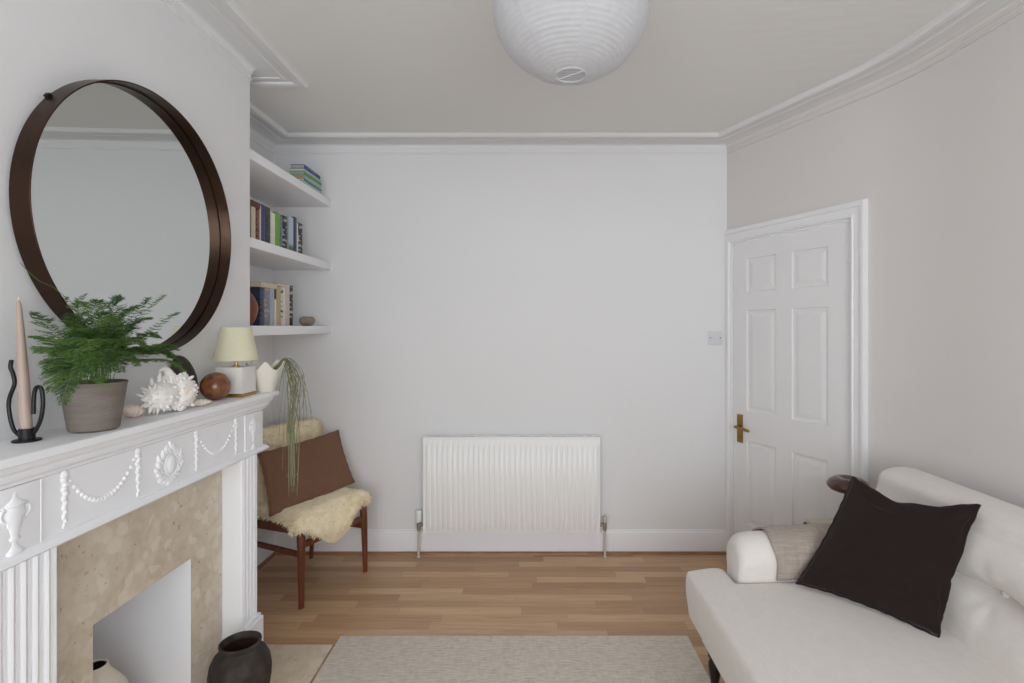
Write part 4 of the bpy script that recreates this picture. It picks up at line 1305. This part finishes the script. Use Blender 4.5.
bm = newbm(); lathe(bm, [(.028, .411), (.030, .385), (.07, .35), (.07, .1)][::-1], vc2, 32, cap1=False); obj('inner_wall', bm, M['dark'], vz_, angle=60)

# ------------------------------------------------------------------ chair in the alcove
ang = math.atan2(.892, .452)
CH = Vector((-1.248, 2.927, 0))
chair = empty('dining_chair', CH, ang)
tag(chair, 'red-brown teak chair under a sheepskin in the alcove', 'chair')
hw, hd = .222, .205
def leg_tube(bm, pts, rads, fl=.85, n=10):
    rings = []
    for p, r in zip(pts, rads):
        rings.append([bm.verts.new(Vector(p) + Vector((r * math.cos(2 * PI * k / n + .3), fl * r * math.sin(2 * PI * k / n + .3), 0))) for k in range(n)])
    rings_to_faces(bm, rings, True, True, True)
for sx in (-1, 1):
    bm = newbm()
    leg_tube(bm, [(sx * hw, -hd, .0005), (sx * (hw - .001), -hd + .001, .12), (sx * (hw - .004), -hd + .005, .30), (sx * (hw - .006), -hd + .01, .38), (sx * (hw - .010), -hd + .022, .418)], [.0145, .017, .0215, .0235, .024])
    obj('leg', bm, M['teak'], chair, local=True, angle=60)
    bm = newbm()
    leg_tube(bm, [(sx * (hw - .02), hd + .02, .0005), (sx * (hw - .02), hd + .008, .2), (sx * (hw - .02), hd, .38), (sx * (hw - .018), hd + .004, .50), (sx * (hw - .014), hd + .022, .66), (sx * (hw - .012), hd + .036, .80)], [.013, .0165, .019, .0175, .015, .012])
    obj('leg', bm, M['teak'], chair, local=True, angle=60)
bm = newbm()
def bar(bm, a, b_, w, h, bev=.004):
    a, b_ = Vector(a), Vector(b_); d = b_ - a; L_ = d.length
    q = d.to_track_quat('X', 'Z').to_matrix().to_4x4()
    box(bm, (0, -w / 2, -h / 2), (L_, w / 2, h / 2), bev, Matrix.Translation(a) @ q)
bar(bm, (-hw + .01, -hd + .016, .396), (hw - .01, -hd + .016, .396), .022, .05)
bar(bm, (-hw + .012, hd - .004, .372), (hw - .012, hd - .004, .372), .022, .05)
for sx in (-1, 1): bar(bm, (sx * (hw - .012), -hd + .016, .392), (sx * (hw - .02), hd - .004, .362), .022, .045)
obj('seat_frame', bm, M['teak'], chair, local=True)
bm = newbm()
bar(bm, (-hw + .006, -hd + .006, .318), (hw - .006, -hd + .006, .318), .018, .032)
for sx in (-1, 1): bar(bm, (sx * (hw - .006), -hd + .006, .27), (sx * (hw - .02), hd, .25), .016, .028)
obj('stretcher', bm, M['teak'], chair, local=True)
bm = newbm(); box(bm, (-hw + .012, -hd + .014, .408), (hw - .012, hd - .012, .428), .008)
obj('seat', bm, M['seatpad'], chair, local=True)
bm = newbm()
rings = []
for k in range(13):
    t = k / 12; x = (-hw - .012) + (2 * hw + .024) * t
    cur = .022 * (1 - (2 * t - 1) ** 2)
    rings.append([bm.verts.new((x, hd + .016 + cur + dy + .0 * dz, .742 + dz)) for dy, dz in ((-.002, -.062), (.012, -.066), (.022, -.0), (.024, .062), (.016, .068), (.006, .062), (.0, 0))])
rings_to_faces(bm, rings, True, True, True)
obj('backrest', bm, M['teak'], chair, local=True, angle=50)

# sheepskin over the back and the seat: one skin, woolly locks all over
CHM = Matrix.Translation(CH) @ Matrix.Rotation(ang, 4, 'Z')
rw = random.Random(21)
def skin_pt(s, t):
    """s -1..1 across, t 0..1 from the front hem over the seat and up the back"""
    prof = [(-.262, .372), (-.252, .405), (-.235, .440), (-.20, .459), (-.10, .456), (0, .447), (.10, .444), (.150, .455), (.172, .50), (.188, .58), (.198, .67), (.205, .76), (.210, .815), (.222, .842), (.246, .846)]
    f = t * (len(prof) - 1); i = min(int(f), len(prof) - 2); q = f - i
    y = prof[i][0] * (1 - q) + prof[i + 1][0] * q; z = prof[i][1] * (1 - q) + prof[i + 1][1] * q
    # outline: wide hide with a narrow waist
    w = .268 + .02 * math.sin(t * 9 + 1) + (.0 if t < .5 else -.035 * math.sin(PI * (t - .5) * 2))
    edge = 1 - .22 * max(0, 1 - t / .07) ** 2 - .25 * max(0, (t - .93) / .07) ** 2
    x = s * w * edge
    if t < .5:
        over = max(0, abs(x) - .215)
        z -= over * .55
    # the hem hangs lowest left of the middle and is drawn up at both corners
    if t < .21:
        k = 1 - t / .21
        dr = math.exp(-((s + .25) / .42) ** 2)
        up = max(0, (s - .15) / .85) + max(0, (-s - .62) / .38) * 1.1
        z += -.060 * k * dr + .075 * k * up
        y += .050 * k * up
        if s > .3: x -= .03 * k * (s - .3) / .7
    if .1 < t < .5: z += .012
    if s > 0: x -= .040 * s * max(0, min(1, (.55 - t) / .15))
    return Vector((x, y, z))
bm = newbm()
NS, NT = 36, 70
top_, bot_ = [], []
def skin_n(s, t):
    e = .01
    a = skin_pt(min(1, s + e), t) - skin_pt(max(-1, s - e), t); b_ = skin_pt(s, min(1, t + e)) - skin_pt(s, max(0, t - e))
    return a.cross(b_).normalized()
for j in range(NT + 1):
    r1, r2 = [], []
    for i in range(NS + 1):
        s, t = -1 + 2 * i / NS, j / NT
        p = skin_pt(s, t); n_ = skin_n(s, t)
        ed = min(1, (1 - abs(s)) * 8, t * 14, (1 - t) * 14)
        hgt = .004 + .018 * max(0, ed) ** .5 + .006 * fbm(p, 28, 2)
        r1.append(bm.verts.new(p + n_ * max(.003, hgt))); r2.append(bm.verts.new(p - n_ * .001))
    top_.append(r1); bot_.append(r2)
rings_to_faces(bm, top_, False); rings_to_faces(bm, bot_, False)
for j in range(NT):
    for i in (0, NS):
        bm.faces.new((top_[j][i], top_[j + 1][i], bot_[j + 1][i], bot_[j][i]))
for i in range(NS):
    for j in (0, NT):
        bm.faces.new((top_[j][i], top_[j][i + 1], bot_[j][i + 1], bot_[j][i]))
def lock(bm, p, n_, L_, r):
    d = (n_ * .8 + Vector((rw.uniform(-.6, .6), rw.uniform(-.6, .6), rw.uniform(-.7, .1)))).normalized()
    d2 = (d + Vector((rw.uniform(-.7, .7), rw.uniform(-.7, .7), rw.uniform(-.8, .1)))).normalized()
    tube(bm, [p, p + d * L_ * .55, p + d * L_ * .55 + d2 * L_ * .45], [r, r * .85, r * .15], 4, caps=False)
for k in range(9000):
    s, t = rw.uniform(-1, 1), rw.random()
    p = skin_pt(s, t); n_ = skin_n(s, t)
    lock(bm, p + n_ * .008, n_, rw.uniform(.016, .030), rw.uniform(.0016, .0030))
for k in range(1800):
    if rw.random() < .6: s, t = rw.choice((-1, 1)), rw.random(); od = Vector((s, 0, -.3))
    else:
        s, t = rw.uniform(-1, 1), rw.choice((0, 0, 1)); od = Vector((0, -.5 if t == 0 else .5, -1 if t == 0 else -.2))
    p = skin_pt(s, t)
    lock(bm, p, (od + skin_n(s, t) * .5).normalized(), rw.uniform(.018, .032), rw.uniform(.0016, .003))
for v in bm.verts:
    w = CHM @ v.co
    if w.y > YB - .004: w.y = YB - .004
    if w.x < XA + .004: w.x = XA + .004
    v.co = w
o = obj('sheepskin', bm, M['fleece'], origin=CH, angle=180)
tag(o, 'cream woolly sheepskin draped over the alcove chair', 'sheepskin')

# cushions
def pillow(name, corners, T, m, label, cat='cushion', pinch=.05, wr=.006, seed=0, sharp=.5, fade=1.0, n=44, group=None, origin=None, belly=.0, sag=None, crease=None):
    P00, P10, P11, P01 = [Vector(p) for p in corners]
    nrm = ((P10 - P00).cross(P01 - P00) + (P11 - P10).cross(P11 - P01)).normalized()
    bm = newbm()
    F_, B2 = {}, {}
    cen = (P00 + P10 + P11 + P01) / 4
    for i in range(n + 1):
        for j in range(n + 1):
            u, v = i / n, j / n
            a, b_ = 2 * u - 1, 2 * v - 1
            # edges bow in between the corners
            au = a * (1 - pinch * (1 - b_ * b_) * abs(a) ** 3); bv = b_ * (1 - pinch * (1 - a * a) * abs(b_) ** 3)
            uu, vv = (au + 1) / 2, (bv + 1) / 2
            p = P00 * (1 - uu) * (1 - vv) + P10 * uu * (1 - vv) + P11 * uu * vv + P01 * (1 - uu) * vv
            if sag: p = p + sag(u, v)
            h = (max(0, 1 - abs(a) ** 2.6) * max(0, 1 - abs(b_) ** 2.6)) ** sharp
            e = min(1 - abs(a), 1 - abs(b_))
            w1 = wr * fbm(p + Vector((seed, 0, 0)), 9, 3) * min(1, e * 7)
            if crease: w1 += crease(u, v)
            # creases fanning out of the corners
            for (cu, cv) in ((-1, -1), (1, -1), (1, 1), (-1, 1)):
                du, dv_ = a - cu, b_ - cv
                dist = math.hypot(du, dv_)
                if dist < .9:
                    an = math.atan2(dv_ * -cv, du * -cu)
                    w1 += wr * .8 * math.sin(an * 9 + seed + cu) * math.sin(PI * dist / .9) * min(1, e * 10)
            F_[i, j] = bm.verts.new(p + nrm * (T * .5 * h + w1 + belly * (1 - a * a) * (1 - b_ * b_)))
            if 0 < i < n and 0 < j < n: B2[i, j] = bm.verts.new(p - nrm * (T * .5 * h * fade + w1 * .4))
            else: B2[i, j] = F_[i, j]
    for i in range(n):
        for j in range(n):
            bm.faces.new((F_[i, j], F_[i + 1, j], F_[i + 1, j + 1], F_[i, j + 1]))
            try: bm.faces.new((B2[i, j], B2[i, j + 1], B2[i + 1, j + 1], B2[i + 1, j]))
            except ValueError: pass
    # knife-edge seam, drawn as a fine flange
    loop = [(i, 0) for i in range(n)] + [(n, j) for j in range(n)] + [(i, n) for i in range(n, 0, -1)] + [(0, j) for j in range(n, 0, -1)]
    pts = [F_[q].co + (F_[q].co - cen).normalized() * .002 for q in loop]
    org = origin or cen
    root = empty(name, org); tag(root, label, cat, group)
    obj('cover', bm, m, root, angle=180)
    bm = newbm()
    tube(bm, [p + nrm * .0018 * math.sin(k * .9 + seed) for k, p in enumerate(pts)] + [pts[0]], .0036, 6); obj('seam', bm, m, root)
    return root
cl = lambda x, y, z: CHM @ Vector((x, y, z))
pillow('cushion', [cl(-.300, -.070, .475), cl(.245, -.095, .505), cl(.262, .058, .800), cl(-.285, .045, .776)], .15, M['brown_linen'], 'plain brown oblong cushion leaning on the sheepskin-covered chair', pinch=.05, wr=.006, seed=2, sharp=.55, fade=.55)

# thin cable on the alcove skirting
bm = newbm()
tube(bm, [(XA + .034, 2.58, .003), (XA + .022, 2.60, .05), (XA + .021, 2.63, .098), (XA + .021, 2.79, .10), (XA + .0215, 2.80, .102), (XA + .0215, 2.80, .149)], .003, 6)
o = obj('cable', bm, M['bronze_dark'], origin=(XA, 2.7, .1)); tag(o, 'thin black cable on the skirting behind the alcove chair', 'cable')

# ------------------------------------------------------------------ sofa
sofa = empty('sofa', (1.12, 1.22, 0)); tag(sofa, 'off-white linen sofa with button back along the right wall', 'sofa')
SYN, SYF = .28, 2.14      # near and far ends
# base rail
bm = newbm(); box(bm, (.702, SYN + .03, .155), (1.60, SYF - .03, .262), .02, seg=3); obj('base', bm, M['linen'], sofa)
# seat cushion, T-shaped with ears in front of the arms
xs = [.654, .672, .735, .800, .850, 1.0, 1.2, 1.36, 1.40]
ysn = [SYN - .005, SYN + .018, SYN + .14, SYN + .165, SYN + .19, .8, 1.2, 1.6, SYF - .19, SYF - .165, SYF - .14, SYF - .05, SYF - .018]
bm = newbm()
cells = set()
for i in range(len(xs) - 1):
    for j in range(len(ysn) - 1):
        yc = (ysn[j] + ysn[j + 1]) / 2
        if xs[i + 1] <= .801 or (SYN + .165 < yc < SYF - .165): cells.add((i, j))
zl = [.250, .275, .35, .425, .452]
V = {}
def sv(i, j, k):
    if (i, j, k) not in V:
        x, y, z = xs[i], ysn[j], zl[k]
        if k == 4:
            cx = math.sin(PI * min(1, max(0, (x - .66) / .80))); cy = math.sin(PI * min(1, max(0, (y - SYN) / (SYF - SYN))))
            z += .030 * cx * (cy ** .5)
        if i <= 1 and k == 4: z -= .012
        if i == 0: x -= .014 * (1 if k in (2, 3) else 0)
        V[i, j, k] = bm.verts.new((x, y, z))
    return V[i, j, k]
for (i, j) in cells:
    bm.faces.new((sv(i, j, 4), sv(i + 1, j, 4), sv(i + 1, j + 1, 4), sv(i, j + 1, 4)))
    bm.faces.new((sv(i, j, 0), sv(i, j + 1, 0), sv(i + 1, j + 1, 0), sv(i + 1, j, 0)))
    for (di, dj, e0, e1) in ((-1, 0, (i, j), (i, j + 1)), (1, 0, (i + 1, j), (i + 1, j + 1)), (0, -1, (i, j), (i + 1, j)), (0, 1, (i, j + 1), (i + 1, j + 1))):
        if (i + di, j + dj) not in cells:
            for k in range(4):
                bm.faces.new((sv(*e0, k), sv(*e1, k), sv(*e1, k + 1), sv(*e0, k + 1)))
obj('seat_cushion', bm, M['linen'], sofa, angle=180, subsurf=3)
# arms
def arm(y0, y1):
    bm = newbm()
    stations = [(.812, .70, .0), (.815, .80, .0), (.822, .89, .001), (.834, .95, .002), (.852, .985, .004), (.88, 1.0, .006), (.94, 1.0, .009), (1.1, 1.0, .018), (1.3, 1.0, .028), (1.50, 1.0, .036), (1.54, .95, .036)]
    rings = []
    yc, hw_ = (y0 + y1) / 2, (y1 - y0) / 2
    for x, sc, dz in stations:
        ring = []
        zt = .612 + dz; zb = .20
        zm = zt - .085
        n = 22
        for k in range(n + 1):
            a = -PI * .12 + PI * 1.24 * k / n
            ring.append((yc + hw_ * 1.04 * math.cos(a), zm + .085 * math.sin(a)))
        ring += [(yc - hw_ * .82, zb + .1), (yc - hw_ * .82, zb), (yc + hw_ * .82, zb), (yc + hw_ * .82, zb + .1)]
        cz = .43
        rings.append([bm.verts.new((x, yc + (y - yc) * sc, (cz + (z - cz) * sc) if z > cz else z)) for y, z in ring])
    rings_to_faces(bm, rings, True, True, True)
    bmesh.ops.bevel(bm, geom=[e for e in bm.edges if e.is_boundary], offset=.001)
    return obj('arm', bm, M['linen'], sofa, angle=50)
arm(SYF - .165, SYF); arm(SYN, SYN + .165)
# back: two soft tiers pinched by buttons along one crease
BY0, BY1 = SYN + .03, SYF - .005
btn_z = .632
btns = [2.075, 1.557, 1.04, .52]
def back_x(y, z):
    near = max(math.exp(-((y - b_) / .10) ** 2) for b_ in btns)
    if z < btn_z:
        q = min(1, max(0, (btn_z - z) / .20))
        x = 1.392 - .046 * math.sin(PI / 2 * min(1, q * 1.5)) ** .75
    else:
        q = min(1, (z - btn_z) / .24)
        x = 1.392 - .018 * math.sin(PI * min(1, q * 1.5 + .02)) ** .7 * (1 if q < .66 else 0) + .040 * q ** 1.6
    x += .020 * math.exp(-((z - btn_z) / .014) ** 2)
    dyb = min((y - b_ for b_ in btns), key=abs)
    x += .0022 * math.sin(6 * math.atan2(z - btn_z, dyb)) * math.exp(-((abs(dyb) + abs(z - btn_z) - .07) / .05) ** 2)
    x += .022 * near * math.exp(-((z - btn_z) / .035) ** 2) + .014 * near * math.exp(-((z - btn_z) / .10) ** 2)
    x += .003 * fbm(Vector((0, y, z)), 9, 2)
    return x
bm = newbm()
rings = []
NY = 150
for j in range(NY + 1):
    y = BY0 + (BY1 - BY0) * j / NY
    e = min(j, NY - j) / NY * (BY1 - BY0)
    shr = 1 - .6 * max(0, 1 - e / .05) ** 2       # soft rounded ends
    ring = []
    for k in range(41):
        z = .40 + .42 * k / 40
        ring.append((back_x(y, z), z))
    x0_ = back_x(y, .82)
    xr_ = 1.612
    xc_, rx_ = (x0_ + xr_) / 2, (xr_ - x0_) / 2
    for k in range(1, 16):
        a = PI - PI * k / 15
        ring.append((xc_ + rx_ * math.cos(a), .82 + .052 * math.sin(a) ** .8))
    ring += [(1.622, .6), (1.62, .30), (1.42, .28)]
    xm, zm = 1.50, .60
    rings.append([bm.verts.new((xm + (x - xm) * shr, y, zm + (z - zm) * (1 - .12 * (1 - shr)))) for x, z in ring])
rings_to_faces(bm, rings, True, True, True)
obj('backrest', bm, M['linen'], sofa, angle=70)
for by in btns:
    bm = newbm()
    x_ = back_x(by, btn_z)
    vs_ = ellipsoid(bm, (x_ - .005, by, btn_z), (.009, .0125, .0125), None, 16, 10)
    obj('button', bm, M['linen'], sofa, angle=180)
for (x_, y_) in ((.732, SYF - .11), (.732, SYN + .11), (1.55, SYF - .1), (1.55, SYN + .1)):
    bm = newbm(); lathe(bm, [(.013, .0005 if x_ > 1 else .0118), (.016, .0135), (.014, .012), (.012, .02), (.017, .05), (.023, .085), (.025, .11), (.021, .128), (.016, .134), (.026, .142), (.026, .156)], (x_, y_, 0), 20)
    obj('leg', bm, M['black_wood'], sofa, angle=40)
# throw over the far arm
bm = newbm()
rings_o = []
yc, hw_ = SYF - .0825, .0825
nx = 26
for i in range(nx + 1):
    x = .920 + .53 * i / nx
    dz = .009 + (x - .9) * .0475
    zt = .612 + dz; zm = zt - .085
    pts = []
    for k in range(27):
        a = -PI * .10 + PI * 1.16 * k / 26
        pts.append((yc + hw_ * 1.04 * math.cos(a), zm + .085 * math.sin(a), math.cos(a), math.sin(a)))
    # hangs down outside, and inside as far as the seat
    pts = [(pts[0][0], z_, 1, 0) for z_ in (.40, .44, .48)] + pts + [(pts[-1][0] + .0012 * q, pts[-1][1] - .0125 * q, -1, 0) for q in (1, 2, 3, 4)]
    o1 = []
    fold = .003 * math.sin(x * 34) + .002 * math.sin(x * 71 + 1)
    for q, (y, z, ny, nz) in enumerate(pts):
        g = max(0, 1 - i / 5)
        xo = (.030 * (q / len(pts)) + .004 * math.sin(q * .5)) * g
        off = .010 + .0015 * math.sin(x * 40 + q * .4) + abs(fold) * .5
        o1.append(bm.verts.new((x + xo, y + ny * off, z + nz * off)))
    rings_o.append(o1)
rings_to_faces(bm, rings_o, False)
bmesh.ops.recalc_face_normals(bm, faces=bm.faces)
th_o = obj('throw_blanket', bm, M['throw'], origin=(1.2, yc, .62), angle=180)
md = th_o.modifiers.new('Thickness', 'SOLIDIFY'); md.thickness = .006; md.offset = 0
tag(th_o, 'oatmeal wool throw laid over the far arm of the sofa', 'throw')
# dark cushion
pillow('cushion', [at(797, 583, 1.925), at(938, 637, 1.615), at(979, 505, 1.615), at(853, 477, 1.955)], .15, M['choc'], 'dark chocolate brown square cushion propped on the white sofa', pinch=.075, wr=.012, seed=5, sharp=.5, fade=.45, n=64,
       sag=lambda u, v: Vector((0, 0, -.046 * math.exp(-((u - .33) / .19) ** 2) * max(0, v * 2 - 1) ** 1.5 - .030 * math.exp(-((u - .66) / .2) ** 2) * v ** 3 + .005 * math.sin(v * 19) * u ** 6)),
       crease=lambda u, v: -.012 * sum(math.exp(-((v - c0 - .10 * (u - .7)) / .022) ** 2) * math.exp(-((u - c1) / .20) ** 2) for c0, c1 in ((.20, .72), (.29, .60), (.36, .82))) - .010 * math.exp(-((v - .80 + .3 * (u - .15)) / .03) ** 2) * math.exp(-((u - .22) / .14) ** 2))

# ------------------------------------------------------------------ side table and mushroom lamp behind the sofa
tb = Vector((1.432, 2.405, 0))
st = empty('side_table', tb); tag(st, 'small cream-topped side table between the sofa and the door', 'side table')
ztop = .519
bm = newbm(); box(bm, (tb.x - .100, tb.y - .080, ztop - .020), (tb.x + .100, tb.y + .080, ztop), .004); obj('table_top', bm, M['cream_top'], st)
bm = newbm(); box(bm, (tb.x - .106, tb.y - .086, ztop - .034), (tb.x + .106, tb.y + .086, ztop - .0205), .002); obj('apron', bm, M['black_wood'], st)
for sx in (-1, 1):
    for sy in (-1, 1):
        bm = newbm(); tube(bm, [(tb.x + sx * .096, tb.y + sy * .076, .0005), (tb.x + sx * .092, tb.y + sy * .072, ztop - .033)], [.009, .011], 10); obj('leg', bm, M['black_wood'], st)
lb = Vector((at(848, 485, 2.405).x, 2.405, ztop))
ml = empty('mushroom_lamp', lb); tag(ml, 'glossy dark brown mushroom lamp behind the chocolate cushion', 'lamp')
hz = at(848, 491.5, 2.405).z - ztop
bm = newbm(); lathe(bm, [(.045, .0005), (.048, .004), (.046, .012), (.016, .02), (.012, .05), (.012, hz + .012)], lb, 28); obj('stand', bm, M['cream_top'], ml)
bm = newbm(); lathe(bm, [(.030, hz), (.060, hz + .002), (.078, hz + .010), (.088, hz + .024), (.088, hz + .034), (.076, hz + .052), (.055, hz + .064), (.036, hz + .066), (.020, hz + .058), (.008, hz + .052), (.001, hz + .051)], lb, 40); obj('lamp_shade', bm, M['glaze'], ml, angle=60)

# ------------------------------------------------------------------ daylight and camera
w = bpy.data.worlds.new('overcast_sky'); bpy.context.scene.world = w; w.use_nodes = True
bg = w.node_tree.nodes['Background']
bg.inputs[0].default_value = (.93, .965, 1.0, 1); bg.inputs[1].default_value = 6.1
ld = bpy.data.lights.new('window_portal', 'AREA'); ld.shape = 'RECTANGLE'; ld.size = WX1 - WX0; ld.size_y = WZ1 - WZ0
ld.cycles.is_portal = True
lo = bpy.data.objects.new('window_portal', ld); C.objects.link(lo)
lo.location = ((WX0 + WX1) / 2, YREAR - .02, (WZ0 + WZ1) / 2); lo.rotation_euler = (PI / 2, 0, 0)

cam = bpy.data.cameras.new('camera'); co = bpy.data.objects.new('camera', cam); C.objects.link(co)
co.location = (0, 0, CAMZ); co.rotation_euler = (PI / 2, 0, 0)
cam.sensor_fit = 'HORIZONTAL'; cam.sensor_width = 36.0; cam.lens = F / 1024 * 36.0
cam.shift_x = -(PX - 512) / 1024; cam.shift_y = -(341.5 - PY) / 1024
cam.clip_start = .05
sc = bpy.context.scene
sc.camera = co
sc.view_settings.view_transform = 'Standard'
try: sc.view_settings.look = 'None'
except Exception: pass
sc.view_settings.gamma = 1.0; sc.view_settings.use_curve_mapping = False
sc.view_settings.exposure = 0.0
sc.cycles.max_bounces = 12; sc.cycles.diffuse_bounces = 8; sc.cycles.glossy_bounces = 4
